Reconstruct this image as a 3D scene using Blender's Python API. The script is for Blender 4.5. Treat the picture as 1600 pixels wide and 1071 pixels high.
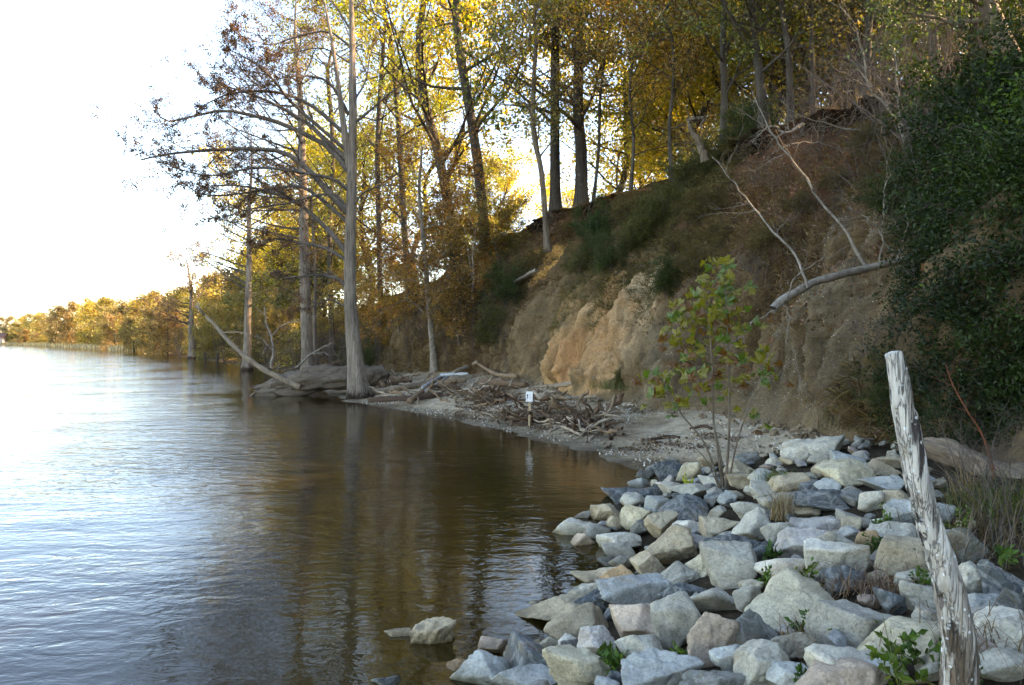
import bpy, math, random
import numpy as np
from mathutils import Vector, Matrix, Euler
from mathutils.bvhtree import BVHTree

for o in list(bpy.data.objects):
    bpy.data.objects.remove(o)
R = math.radians
SC = bpy.context.scene
COL = SC.collection

# ------------------------------------------------------------------ camera
CAM_H = 2.5
FOC = 1600 * 26 / 36.0
HY = 531.0
cam_d = bpy.data.cameras.new('camera')
cam_d.lens = 26
cam_d.sensor_width = 36
cam_d.shift_y = -4.5 / 1600
cam_d.clip_start = 0.05
cam_d.clip_end = 6000
cam = bpy.data.objects.new('camera', cam_d)
cam.location = (0, 0, CAM_H)
cam.rotation_euler = (R(90), 0, 0)
COL.objects.link(cam)
SC.camera = cam

# ------------------------------------------------------------------ sky, sun, exposure
SUN_EL = R(31)
SUN_AZ = R(84)          # clockwise from +Y: the sun stands to the right, behind the wooded bluff
world = bpy.data.worlds.new('World')
SC.world = world
world.use_nodes = True
nt = world.node_tree
bg = nt.nodes['Background']
sky = nt.nodes.new('ShaderNodeTexSky')
sky.sky_type = 'NISHITA'
sky.sun_disc = False
sky.sun_elevation = SUN_EL
sky.sun_rotation = SUN_AZ
sky.air_density = 1.0
sky.dust_density = 0.2
sky.ozone_density = 3.0
nt.links.new(sky.outputs['Color'], bg.inputs['Color'])
bg.inputs['Strength'].default_value = 0.15
sun_d = bpy.data.lights.new('sun', 'SUN')
sun_d.energy = 5.0
sun_d.angle = R(0.6)
sun_d.color = (1.0, 0.80, 0.55)
sun = bpy.data.objects.new('sun', sun_d)
to_sun = Vector((math.sin(SUN_AZ) * math.cos(SUN_EL), math.cos(SUN_AZ) * math.cos(SUN_EL), math.sin(SUN_EL)))
sun.rotation_euler = to_sun.to_track_quat('Z', 'Y').to_euler()
sun.location = (60, 10, 60)
COL.objects.link(sun)
SC.view_settings.view_transform = 'Standard'
SC.view_settings.look = 'None'
SC.view_settings.gamma = 1
SC.view_settings.exposure = 2.65
SC.view_settings.use_curve_mapping = False
SC.view_settings.use_white_balance = True
SC.view_settings.white_balance_temperature = 8300
SC.view_settings.white_balance_tint = 15
SC.render.engine = 'CYCLES'
SC.cycles.use_denoising = True
SC.cycles.use_adaptive_sampling = True
SC.cycles.adaptive_threshold = 0.03
SC.cycles.max_bounces = 5
SC.cycles.diffuse_bounces = 2
SC.cycles.glossy_bounces = 3
SC.cycles.transmission_bounces = 4
SC.cycles.transparent_max_bounces = 6
SC.cycles.caustics_reflective = False
SC.cycles.caustics_refractive = False
SC.cycles.sample_clamp_indirect = 6

# ------------------------------------------------------------------ small maths
def at(x, y, Y):
    """point at depth Y seen at photograph pixel x, y"""
    return np.array([(x - 800) / FOC * Y, Y, CAM_H - (y - HY) / FOC * Y])

def _h(ix, iy, iz, seed):
    n = (ix * 374761393 + iy * 668265263 + iz * 1274126177 + seed * 974711) & 0xFFFFFFFF
    n = ((n ^ (n >> 13)) * 1274126177) & 0xFFFFFFFF
    n = ((n ^ (n >> 16)) * 2246822519) & 0xFFFFFFFF
    n = n ^ (n >> 15)
    return (n & 0xFFFFFF) / float(0x7FFFFF) - 1.0

def vnoise(P, seed=0):
    P = np.asarray(P, float)
    I = np.floor(P).astype(np.int64)
    f = P - I
    u = f * f * f * (f * (f * 6 - 15) + 10)
    out = 0
    for dx in (0, 1):
        wx = u[:, 0] if dx else 1 - u[:, 0]
        for dy in (0, 1):
            wy = u[:, 1] if dy else 1 - u[:, 1]
            for dz in (0, 1):
                wz = u[:, 2] if dz else 1 - u[:, 2]
                out = out + wx * wy * wz * _h(I[:, 0] + dx, I[:, 1] + dy, I[:, 2] + dz, seed)
    return out

def fbm(P, octv=4, seed=0, gain=0.5):
    P = np.asarray(P, float)
    a, s, out = 1.0, 1.0, 0
    for i in range(octv):
        out = out + a * vnoise(P * s + i * 17.3, seed + i)
        a *= gain
        s *= 2.03
    return out

def norm(v):
    return v / np.maximum(np.linalg.norm(v, axis=-1, keepdims=True), 1e-9)

def sstep(a, b, x):
    t = np.clip((x - a) / (b - a), 0, 1)
    return t * t * (3 - 2 * t)

def catmull(pts, n):
    pts = np.asarray(pts, float)
    P = np.vstack([2 * pts[0] - pts[1], pts, 2 * pts[-1] - pts[-2]])
    seg = len(pts) - 1
    t = np.linspace(0, seg, n)
    i = np.minimum(t.astype(int), seg - 1)
    f = (t - i)[:, None]
    p0, p1, p2, p3 = P[i], P[i + 1], P[i + 2], P[i + 3]
    return 0.5 * (2 * p1 + (p2 - p0) * f + (2 * p0 - 5 * p1 + 4 * p2 - p3) * f ** 2 + (3 * p1 - p0 - 3 * p2 + p3) * f ** 3)

# ------------------------------------------------------------------ meshes and objects
def mesh(name, V, quads=None, tris=None, mat=None, smooth=True):
    me = bpy.data.meshes.new(name)
    V = np.asarray(V, np.float32)
    parts, starts, tot, off = [], [], [], 0
    for F, k in ((quads, 4), (tris, 3)):
        if F is None or len(F) == 0:
            continue
        F = np.asarray(F, np.int32)
        parts.append(F.ravel())
        starts.append(off + np.arange(len(F)) * k)
        tot.append(np.full(len(F), k))
        off += F.size
    loops = np.concatenate(parts).astype(np.int32)
    starts = np.concatenate(starts).astype(np.int32)
    tot = np.concatenate(tot).astype(np.int32)
    me.vertices.add(len(V))
    me.vertices.foreach_set('co', V.ravel())
    me.loops.add(len(loops))
    me.loops.foreach_set('vertex_index', loops)
    me.polygons.add(len(starts))
    me.polygons.foreach_set('loop_start', starts)
    me.polygons.foreach_set('loop_total', tot)
    me.polygons.foreach_set('use_smooth', np.full(len(starts), bool(smooth)))
    me.update(calc_edges=True)
    if mat is not None:
        me.materials.append(mat)
    return me

def vcol(me, C, name='soil'):
    a = me.attributes.new(name, 'FLOAT_COLOR', 'POINT')
    a.data.foreach_set('color', np.asarray(C, np.float32).ravel())

def vval(me, v, name):
    a = me.attributes.new(name, 'FLOAT', 'POINT')
    a.data.foreach_set('value', np.asarray(v, np.float32))

def put(name, me, parent=None, loc=None, color=None):
    o = bpy.data.objects.new(name, me)
    COL.objects.link(o)
    if parent is not None:
        o.parent = parent
    if loc is not None:
        o.location = loc
    if color is not None:
        o.color = tuple(color) if len(color) == 4 else (*color, 1)
    return o

def tag(o, label=None, cat=None, group=None, kind=None):
    if label: o['label'] = label
    if cat: o['category'] = cat
    if group: o['group'] = group
    if kind: o['kind'] = kind
    return o

def empty(name, loc=(0, 0, 0)):
    o = bpy.data.objects.new(name, None)
    o.empty_display_size = 0.2
    o.location = loc
    COL.objects.link(o)
    return o

def copy_thing(root, loc, rz=0, scale=1.0, label=None, group=None, color=None, tilt=(0, 0)):
    r = root.copy()
    COL.objects.link(r)
    r.location = loc
    r.rotation_euler = (tilt[0], tilt[1], rz)
    r.scale = (scale,) * 3 if np.isscalar(scale) else scale
    if label: r['label'] = label
    if group: r['group'] = group
    for ch in root.children:
        c = ch.copy()
        COL.objects.link(c)
        c.parent = r
        if color is not None and ch.name.split('.')[0] in ('crown', 'foliage'):
            c.color = (*color, 1)
    return r

class MB:
    """collects vertices and faces of ONE mesh"""
    def __init__(self):
        self.V, self.Q, self.T, self.n = [], [], [], 0
    def add(self, V, Q=None, T=None):
        V = np.asarray(V, float).reshape(-1, 3)
        self.V.append(V)
        if Q is not None and len(Q): self.Q.append(np.asarray(Q) + self.n)
        if T is not None and len(T): self.T.append(np.asarray(T) + self.n)
        self.n += len(V)
        return self
    def box(self, lo, hi):
        x0, y0, z0 = lo; x1, y1, z1 = hi
        V = [(x0, y0, z0), (x1, y0, z0), (x1, y1, z0), (x0, y1, z0), (x0, y0, z1), (x1, y0, z1), (x1, y1, z1), (x0, y1, z1)]
        return self.add(V, [(0, 3, 2, 1), (4, 5, 6, 7), (0, 1, 5, 4), (1, 2, 6, 5), (2, 3, 7, 6), (3, 0, 4, 7)])
    def mesh(self, name, mat, smooth=True):
        return mesh(name, np.vstack(self.V), np.vstack(self.Q) if self.Q else None, np.vstack(self.T) if self.T else None, mat, smooth)

def tube_batch(P, Rr, sides=5, lobes=None):
    """P (n,k,3), Rr (n,k) -> verts, quads"""
    P = np.asarray(P, float); Rr = np.asarray(Rr, float)
    n, k, _ = P.shape
    T = norm(np.gradient(P, axis=1))
    m = norm(T.mean(1))
    ref = np.where(np.abs(m[:, 2:3]) > 0.75, np.array([[1.0, 0, 0]]), np.array([[0, 0, 1.0]]))
    N = norm(np.cross(T, ref[:, None, :]))
    B = np.cross(T, N)
    a = np.linspace(0, 2 * np.pi, sides, endpoint=False)
    rad = Rr[:, :, None] * np.ones(sides)
    if lobes is not None:
        rad = rad * lobes(a)
    V = P[:, :, None] + rad[..., None] * (np.cos(a)[None, None, :, None] * N[:, :, None] + np.sin(a)[None, None, :, None] * B[:, :, None])
    idx = np.arange(n * k * sides).reshape(n, k, sides)
    A, C = idx[:, :-1], idx[:, 1:]
    Q = np.stack([A, np.roll(A, -1, 2), np.roll(C, -1, 2), C], -1).reshape(-1, 4)
    return V.reshape(-1, 3), Q

def children(P, Rr, n_per, rng, t=(0.3, 1.0), ang=(40, 70), length=0.4, jit=0.35, k=5, wander=0.12, up=0.05, rr=0.55,
             bias=None, prof=None, taper=0.12, rmax=9, rmin=0.0):
    n, K, _ = P.shape
    m = n * n_per
    pi = np.repeat(np.arange(n), n_per)
    slot = np.tile((np.arange(n_per) + 0.5) / n_per, n)
    tt = t[0] + (t[1] - t[0]) * np.clip(slot + rng.uniform(-0.5, 0.5, m) / n_per, 0, 0.999)
    f = tt * (K - 1)
    i = np.minimum(f.astype(int), K - 2)
    a = (f - i)[:, None]
    O = P[pi, i] * (1 - a) + P[pi, i + 1] * a
    r0 = Rr[pi, i] * (1 - a[:, 0]) + Rr[pi, i + 1] * a[:, 0]
    T = norm(P[pi, i + 1] - P[pi, i])
    q = rng.normal(size=(m, 3))
    if bias is not None:
        q = q + np.asarray(bias)
    q = norm(q - (q * T).sum(1, keepdims=True) * T)
    an = np.radians(rng.uniform(ang[0], ang[1], m))[:, None]
    d = norm(np.cos(an) * T + np.sin(an) * q)
    plen = np.linalg.norm(np.diff(P, axis=1), axis=2).sum(1)[pi]
    L = plen * length * (1 + jit * rng.uniform(-1, 1, m))
    if prof is not None:
        L = L * prof(tt)
    out = np.empty((m, k, 3))
    out[:, 0] = O
    step = (L / (k - 1))[:, None]
    upv = np.array([0, 0, 1.0])
    for j in range(1, k):
        out[:, j] = out[:, j - 1] + d * step
        d = norm(d + wander * rng.normal(size=(m, 3)) + up * upv)
    r2 = np.clip(r0 * rr, rmin, rmax)[:, None] * (1 - (1 - taper) * np.linspace(0, 1, k)[None] ** 0.85)
    return out, r2

def leaves(C, D, size, rng, aspect=0.6, var=0.5, flat=0.0):
    """rhombic leaves rooted at C pointing roughly along D"""
    n = len(C)
    d = norm(D + rng.normal(size=(n, 3)) * 0.8)
    q = rng.normal(size=(n, 3))
    if flat:
        d[:, 2] *= (1 - flat)
        d = norm(d)
        q[:, 2] *= (1 - flat)
    w = norm(q - (q * d).sum(1, keepdims=True) * d)
    nn = np.cross(d, w)
    L = (size * (1 + var * rng.uniform(-1, 1, n)))[:, None]
    W = L * aspect * 0.5
    V = np.stack([C, C + d * L * 0.45 + w * W + nn * L * 0.08, C + d * L, C + d * L * 0.45 - w * W + nn * L * 0.08], 1)
    Q = np.arange(n * 4).reshape(n, 4)
    return V.reshape(-1, 3), Q

def scatter_on(P, per, rng, spread, t0=0.25):
    n, k, _ = P.shape
    pi = np.repeat(np.arange(n), per)
    f = (t0 + (1 - t0) * rng.random(n * per)) * (k - 1) * 0.999
    i = f.astype(int)
    a = (f - i)[:, None]
    C = P[pi, i] * (1 - a) + P[pi, i + 1] * a + rng.normal(size=(n * per, 3)) * spread
    D = norm(P[pi, i + 1] - P[pi, i])
    return C, D

# ------------------------------------------------------------------ materials
def nodes(name):
    m = bpy.data.materials.new(name)
    m.use_nodes = True
    t = m.node_tree
    return m, t, t.nodes['Principled BSDF']

def N(t, typ, **kw):
    n = t.nodes.new(typ)
    for k, v in kw.items():
        if k.startswith('i_'):
            key = k[2:]
            n.inputs[int(key) if key.isdigit() else key].default_value = v
        else:
            setattr(n, k, v)
    return n

def ramp(t, src, stops, interp='LINEAR'):
    r = t.nodes.new('ShaderNodeValToRGB')
    r.color_ramp.interpolation = interp
    e = r.color_ramp.elements
    while len(e) < len(stops): e.new(0.5)
    for el, (p, c) in zip(e, stops):
        el.position = p
        el.color = (c, c, c, 1) if np.isscalar(c) else (*c, 1)
    t.links.new(src, r.inputs[0])
    return r.outputs[0]

def mix(t, a, b, fac, mode='MIX'):
    m = t.nodes.new('ShaderNodeMix')
    m.data_type = 'RGBA'
    m.blend_type = mode
    for sock, v in ((m.inputs[0], fac), (m.inputs[6], a), (m.inputs[7], b)):
        if hasattr(v, 'links') or isinstance(v, bpy.types.NodeSocket):
            t.links.new(v, sock)
        elif np.isscalar(v):
            sock.default_value = v if sock == m.inputs[0] else (v, v, v, 1)
        else:
            sock.default_value = (*v, 1)
    return m.outputs[2]

def maths(t, op, a, b=0.0):
    m = t.nodes.new('ShaderNodeMath')
    m.operation = op
    for s, v in zip(m.inputs, (a, b)):
        if isinstance(v, bpy.types.NodeSocket): t.links.new(v, s)
        else: s.default_value = v
    return m.outputs[0]

def noise(t, vec, scale, detail=5, rough=0.55, dist=0.0):
    n = N(t, 'ShaderNodeTexNoise')
    n.inputs['Scale'].default_value = scale
    n.inputs['Detail'].default_value = detail
    n.inputs['Roughness'].default_value = rough
    n.inputs['Distortion'].default_value = dist
    if vec is not None: t.links.new(vec, n.inputs['Vector'])
    return n.outputs['Fac']

def bump(t, bs, height, strength, dist):
    b = N(t, 'ShaderNodeBump')
    b.inputs['Strength'].default_value = strength
    b.inputs['Distance'].default_value = dist
    t.links.new(height, b.inputs['Height'])
    t.links.new(b.outputs[0], bs.inputs['Normal'])

def obj_vec(t, stretch=(1, 1, 1)):
    tc = N(t, 'ShaderNodeTexCoord')
    oi = N(t, 'ShaderNodeObjectInfo')
    mp = N(t, 'ShaderNodeMapping')
    mp.inputs['Scale'].default_value = stretch
    t.links.new(tc.outputs['Object'], mp.inputs['Vector'])
    add = N(t, 'ShaderNodeVectorMath', operation='ADD')
    sc = N(t, 'ShaderNodeVectorMath', operation='SCALE')
    cmb = N(t, 'ShaderNodeCombineXYZ')
    for s in range(3): t.links.new(oi.outputs['Random'], cmb.inputs[s])
    t.links.new(cmb.outputs[0], sc.inputs[0])
    sc.inputs['Scale'].default_value = 40
    t.links.new(mp.outputs[0], add.inputs[0])
    t.links.new(sc.outputs[0], add.inputs[1])
    return add.outputs[0], oi

def mat_stone():
    m, t, b = nodes('stone')
    v, oi = obj_vec(t)
    base = oi.outputs['Color']
    n1 = noise(t, v, 4.5, 8, 0.65, 0.4)
    n2 = noise(t, v, 55, 3, 0.7)
    n3 = noise(t, v, 2.2, 6, 0.6, 1.2)
    n4 = noise(t, v, 5.5, 4, 0.6, 0.8)
    c = mix(t, base, ramp(t, n1, [(0.25, 0.5), (0.5, 0.9), (0.75, 1.35)]), 1.0, 'MULTIPLY')
    c = mix(t, c, ramp(t, n2, [(0.35, 0.62), (0.5, 1.0), (0.68, 1.25)]), 0.75, 'MULTIPLY')
    c = mix(t, c, (0.21, 0.135, 0.07), ramp(t, n3, [(0.56, 0), (0.72, 0.6)]))
    vein = ramp(t, n4, [(0.44, 0), (0.5, 0.8), (0.56, 0)])
    vf = maths(t, 'MULTIPLY', vein, maths(t, 'SUBTRACT', 1.0, oi.outputs['Alpha']))
    c = mix(t, c, (0.55, 0.56, 0.58), vf)
    crack = ramp(t, noise(t, v, 3.4, 5, 0.55, 2.0), [(0.49, 0), (0.5, 0.5), (0.51, 0)])
    crack = maths(t, 'MULTIPLY', crack, ramp(t, n3, [(0.45, 0), (0.55, 1)]))
    c = mix(t, c, (0.06, 0.05, 0.045), crack)
    geo = N(t, 'ShaderNodeNewGeometry')
    sx = N(t, 'ShaderNodeSeparateXYZ')
    t.links.new(geo.outputs['Position'], sx.inputs[0])
    wet = ramp(t, maths(t, 'ADD', sx.outputs['Z'], maths(t, 'MULTIPLY', n1, 0.12)), [(0.06, 1.0), (0.19, 0.0)])
    c = mix(t, c, (0.35, 0.31, 0.22), wet, 'MULTIPLY')
    c = mix(t, c, (1.06, 1.0, 0.88), 1.0, 'MULTIPLY')
    t.links.new(c, b.inputs['Base Color'])
    t.links.new(ramp(t, wet, [(0, 0.85), (1, 0.35)]), b.inputs['Roughness'])
    b.inputs['Specular IOR Level'].default_value = 0.3
    hgt = maths(t, 'ADD', noise(t, v, 11, 10, 0.68, 0.3), maths(t, 'MULTIPLY', crack, -0.25))
    bump(t, b, hgt, 0.65, 0.03)
    return m

def mat_bark(name, c1, c2, lichen=0.0, stretch=(6, 6, 0.9), bstr=0.7):
    m, t, b = nodes(name)
    v, oi = obj_vec(t, stretch)
    v2, _ = obj_vec(t, (1, 1, 1))
    n = noise(t, v, 2.2, 8, 0.65, 0.5)
    c = ramp(t, n, [(0.3, c1), (0.68, c2)])
    c = mix(t, c, ramp(t, noise(t, v2, 0.8, 5), [(0.3, 0.65), (0.7, 1.25)]), 1.0, 'MULTIPLY')
    if lichen:
        c = mix(t, c, (0.36, 0.37, 0.32), ramp(t, noise(t, v2, 3.0, 7, 0.7), [(0.6 - 0.12 * lichen, 0), (0.66, lichen)]))
    if name == 'cypress_bark':
        geo = N(t, 'ShaderNodeNewGeometry')
        sz = N(t, 'ShaderNodeSeparateXYZ')
        t.links.new(geo.outputs['Position'], sz.inputs[0])
        c = mix(t, c, (0.22, 0.18, 0.14), ramp(t, maths(t, 'ADD', sz.outputs['Z'], maths(t, 'MULTIPLY', n, 0.5)), [(0.42, 1), (0.66, 0)]), 'MULTIPLY')
    t.links.new(c, b.inputs['Base Color'])
    b.inputs['Roughness'].default_value = 0.92
    b.inputs['Specular IOR Level'].default_value = 0.15
    bump(t, b, n, bstr, 0.05)
    return m

def mat_drift():
    m, t, b = nodes('driftwood')
    v, oi = obj_vec(t, (1.2, 14, 14))
    v2, _ = obj_vec(t)
    n = noise(t, v, 2.0, 8, 0.62, 0.3)
    c = mix(t, oi.outputs['Color'], ramp(t, n, [(0.3, 0.4), (0.5, 0.95), (0.72, 1.35)]), 1.0, 'MULTIPLY')
    c = mix(t, c, (0.07, 0.05, 0.035), ramp(t, noise(t, v2, 2.5, 6, 0.6), [(0.55, 0), (0.7, 0.7)]))
    t.links.new(c, b.inputs['Base Color'])
    b.inputs['Roughness'].default_value = 0.9
    b.inputs['Specular IOR Level'].default_value = 0.15
    bump(t, b, n, 0.8, 0.03)
    return m

def mat_leaf(name='leaf', transl=0.5, huevar=0.03, alt=(0.30, 0.17, 0.03), altf=0.12):
    m, t, b = nodes(name)
    oi = N(t, 'ShaderNodeObjectInfo')
    geo = N(t, 'ShaderNodeNewGeometry')
    rnd = geo.outputs['Random Per Island']
    tc = N(t, 'ShaderNodeTexCoord')
    big = noise(t, tc.outputs['Object'], 0.7, 3)
    hs = N(t, 'ShaderNodeHueSaturation')
    t.links.new(oi.outputs['Color'], hs.inputs['Color'])
    t.links.new(ramp(t, rnd, [(0, 0.5 - huevar), (1, 0.5 + huevar * 0.5)]), hs.inputs['Hue'])
    r2 = maths(t, 'FRACT', maths(t, 'MULTIPLY', rnd, 37.7))
    t.links.new(ramp(t, r2, [(0, 0.5), (1, 1.0)]), hs.inputs['Value'])
    val = maths(t, 'MULTIPLY', maths(t, 'ADD', r2, 0.45), ramp(t, big, [(0.3, 0.75), (0.7, 1.25)]))
    t.links.new(val, hs.inputs['Value'])
    r3 = maths(t, 'FRACT', maths(t, 'MULTIPLY', rnd, 91.3))
    c = mix(t, hs.outputs[0], alt, ramp(t, maths(t, 'ADD', r3, maths(t, 'MULTIPLY', big, 0.4)), [(1.2 - altf, 0), (1.25 - altf, 0.8)]))
    out = t.nodes['Material Output']
    dif = N(t, 'ShaderNodeBsdfDiffuse')
    tr = N(t, 'ShaderNodeBsdfTranslucent')
    gl = N(t, 'ShaderNodeBsdfGlossy')
    gl.inputs['Roughness'].default_value = 0.45
    t.links.new(c, dif.inputs[0])
    t.links.new(mix(t, c, (1.35, 1.4, 0.55), 1.0, 'MULTIPLY'), tr.inputs[0])
    ms = N(t, 'ShaderNodeMixShader')
    ms.inputs[0].default_value = transl
    t.links.new(dif.outputs[0], ms.inputs[1]); t.links.new(tr.outputs[0], ms.inputs[2])
    m2 = N(t, 'ShaderNodeMixShader')
    m2.inputs[0].default_value = 0.02 if name == 'evergreen_leaf' else 0.045
    t.links.new(ms.outputs[0], m2.inputs[1]); t.links.new(gl.outputs[0], m2.inputs[2])
    t.links.new(m2.outputs[0], out.inputs[0])
    t.nodes.remove(b)
    return m

def mat_soil():
    m, t, b = nodes('soil')
    at_ = N(t, 'ShaderNodeAttribute', attribute_name='soil')
    tc = N(t, 'ShaderNodeTexCoord')
    P = tc.outputs['Object']
    mpv = N(t, 'ShaderNodeMapping')
    mpv.inputs['Scale'].default_value = (1.5, 1.5, 0.4)
    t.links.new(P, mpv.inputs['Vector'])
    n1 = noise(t, mpv.outputs[0], 1.6, 9, 0.6, 0.2)
    n2 = noise(t, P, 14, 6, 0.7)
    c = mix(t, at_.outputs['Color'], ramp(t, n1, [(0.28, 0.6), (0.5, 1.0), (0.72, 1.35)]), 1.0, 'MULTIPLY')
    c = mix(t, c, ramp(t, n2, [(0.3, 0.6), (0.5, 1.0), (0.7, 1.35)]), 0.9, 'MULTIPLY')
    vo = N(t, 'ShaderNodeTexVoronoi')
    vo.inputs['Scale'].default_value = 34
    vo.inputs['Randomness'].default_value = 1.0
    t.links.new(P, vo.inputs['Vector'])
    sepc = N(t, 'ShaderNodeSeparateColor')
    t.links.new(vo.outputs['Color'], sepc.inputs[0])
    speck = maths(t, 'MULTIPLY', ramp(t, vo.outputs['Distance'], [(0.2, 1), (0.45, 0)]),
                  maths(t, 'GREATER_THAN', sepc.outputs[0], 0.6))
    speck = maths(t, 'MULTIPLY', speck, ramp(t, noise(t, P, 2.2, 4), [(0.42, 0.1), (0.6, 1)]))
    speck = maths(t, 'MULTIPLY', speck, at_.outputs['Alpha'])
    c = mix(t, c, (0.42, 0.38, 0.32), speck)
    t.links.new(c, b.inputs['Base Color'])
    b.inputs['Roughness'].default_value = 0.95
    b.inputs['Specular IOR Level'].default_value = 0.1
    h = maths(t, 'ADD', maths(t, 'MULTIPLY', n2, 0.6), maths(t, 'MULTIPLY', noise(t, P, 5, 8, 0.65), 1.0))
    h = maths(t, 'ADD', h, maths(t, 'MULTIPLY', speck, 0.5))
    bump(t, b, h, 1.0, 0.09)
    return m

def mat_water():
    m, t, b = nodes('river_water')
    tc = N(t, 'ShaderNodeTexCoord')
    P = tc.outputs['Object']
    def layer(sx, sy, rot, scale, detail, dist=0.3):
        mp = N(t, 'ShaderNodeMapping')
        mp.inputs['Scale'].default_value = (sx, sy, 1)
        mp.inputs['Rotation'].default_value = (0, 0, R(rot))
        t.links.new(P, mp.inputs['Vector'])
        return noise(t, mp.outputs[0], scale, detail, 0.5, dist)
    calm = ramp(t, noise(t, P, 0.16, 2), [(0.38, 0.35), (0.62, 1.0)])
    sh = N(t, 'ShaderNodeAttribute', attribute_name='offshore').outputs['Fac']
    swell = layer(0.5, 1.5, 12, 0.9, 2)
    rip = layer(0.75, 1.45, -8, 3.6, 3, 0.6)
    fine = layer(0.85, 1.2, 24, 11, 3, 0.5)
    h = maths(t, 'ADD', maths(t, 'MULTIPLY', swell, 1.1), maths(t, 'MULTIPLY', rip, 0.62))
    h = maths(t, 'ADD', h, maths(t, 'MULTIPLY', fine, 0.17))
    h = maths(t, 'MULTIPLY', h, maths(t, 'MULTIPLY', calm, sh))
    bp = N(t, 'ShaderNodeBump')
    bp.inputs['Strength'].default_value = 1.0
    bp.inputs['Distance'].default_value = 0.055
    t.links.new(h, bp.inputs['Height'])
    dep = N(t, 'ShaderNodeAttribute', attribute_name='clear').outputs['Fac']
    dif = N(t, 'ShaderNodeBsdfDiffuse')
    t.links.new(mix(t, (0.034, 0.021, 0.004), (0.006, 0.009, 0.011), ramp(t, sh, [(0.3, 0), (0.95, 1)])), dif.inputs[0])
    tr = N(t, 'ShaderNodeBsdfTransparent')
    tr.inputs[0].default_value = (0.62, 0.48, 0.24, 1)
    body = N(t, 'ShaderNodeMixShader')
    t.links.new(dep, body.inputs[0])
    t.links.new(dif.outputs[0], body.inputs[1]); t.links.new(tr.outputs[0], body.inputs[2])
    gl = N(t, 'ShaderNodeBsdfGlossy')
    gl.inputs['Roughness'].default_value = 0.03
    gl.inputs[0].default_value = (1, 1, 1, 1)
    t.links.new(bp.outputs[0], gl.inputs['Normal'])
    fr = N(t, 'ShaderNodeFresnel')
    fr.inputs['IOR'].default_value = 1.33
    t.links.new(bp.outputs[0], fr.inputs['Normal'])
    top = N(t, 'ShaderNodeMixShader')
    t.links.new(fr.outputs[0], top.inputs[0])
    t.links.new(body.outputs[0], top.inputs[1]); t.links.new(gl.outputs[0], top.inputs[2])
    t.links.new(top.outputs[0], t.nodes['Material Output'].inputs[0])
    t.nodes.remove(b)
    return m

def mat_plain(name, col, rough=0.8, var=0.3, scale=6):
    m, t, b = nodes(name)
    v, oi = obj_vec(t)
    c = mix(t, col, ramp(t, noise(t, v, scale, 6, 0.6), [(0.3, 1 - var), (0.7, 1 + var)]), 1.0, 'MULTIPLY')
    t.links.new(c, b.inputs['Base Color'])
    b.inputs['Roughness'].default_value = rough
    return m

def mat_post():
    m, t, b = nodes('weathered_post')
    v, oi = obj_vec(t, (16, 16, 2.6))
    v2, _ = obj_vec(t)
    grain = noise(t, v, 1.6, 8, 0.62, 0.4)
    c = ramp(t, grain, [(0.3, (0.24, 0.20, 0.16)), (0.48, (0.52, 0.47, 0.40)), (0.7, (0.68, 0.64, 0.57))])
    mpb = N(t, 'ShaderNodeMapping')
    mpb.inputs['Scale'].default_value = (18, 18, 2.0)
    t.links.new(v2, mpb.inputs['Vector'])
    dark = ramp(t, noise(t, mpb.outputs[0], 1.0, 8, 0.68, 0.25), [(0.54, 0), (0.585, 1)])
    c = mix(t, c, (0.055, 0.045, 0.038), dark)
    mpc = N(t, 'ShaderNodeMapping')
    mpc.inputs['Scale'].default_value = (34, 34, 1.3)
    t.links.new(v2, mpc.inputs['Vector'])
    crk = ramp(t, noise(t, mpc.outputs[0], 1.0, 6, 0.6, 0.1), [(0.47, 0), (0.5, 1), (0.53, 0)])
    c = mix(t, c, (0.10, 0.08, 0.065), maths(t, 'MULTIPLY', crk, 0.5))
    tc = N(t, 'ShaderNodeTexCoord')
    sz = N(t, 'ShaderNodeSeparateXYZ')
    t.links.new(tc.outputs['Object'], sz.inputs[0])
    low = ramp(t, sz.outputs['Z'], [(0.35, 1.0), (1.0, 0.0)])
    br = ramp(t, noise(t, mpb.outputs[0], 2.2, 7, 0.7), [(0.42, 0), (0.52, 1)])
    c = mix(t, c, (0.13, 0.09, 0.055), maths(t, 'MULTIPLY', low, br))
    vo = N(t, 'ShaderNodeTexVoronoi')
    vo.inputs['Scale'].default_value = 42
    t.links.new(v2, vo.inputs['Vector'])
    sp = N(t, 'ShaderNodeSeparateColor')
    t.links.new(vo.outputs['Color'], sp.inputs[0])
    dots = maths(t, 'MULTIPLY', ramp(t, vo.outputs['Distance'], [(0.26, 1), (0.33, 0)]), maths(t, 'GREATER_THAN', sp.outputs[0], 0.72))
    c = mix(t, c, (0.70, 0.71, 0.69), dots)
    t.links.new(c, b.inputs['Base Color'])
    b.inputs['Roughness'].default_value = 0.85
    b.inputs['Specular IOR Level'].default_value = 0.2
    bump(t, b, maths(t, 'SUBTRACT', maths(t, 'SUBTRACT', grain, maths(t, 'MULTIPLY', crk, 0.5)), maths(t, 'MULTIPLY', dark, 0.45)), 1.0, 0.014)
    return m

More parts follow.
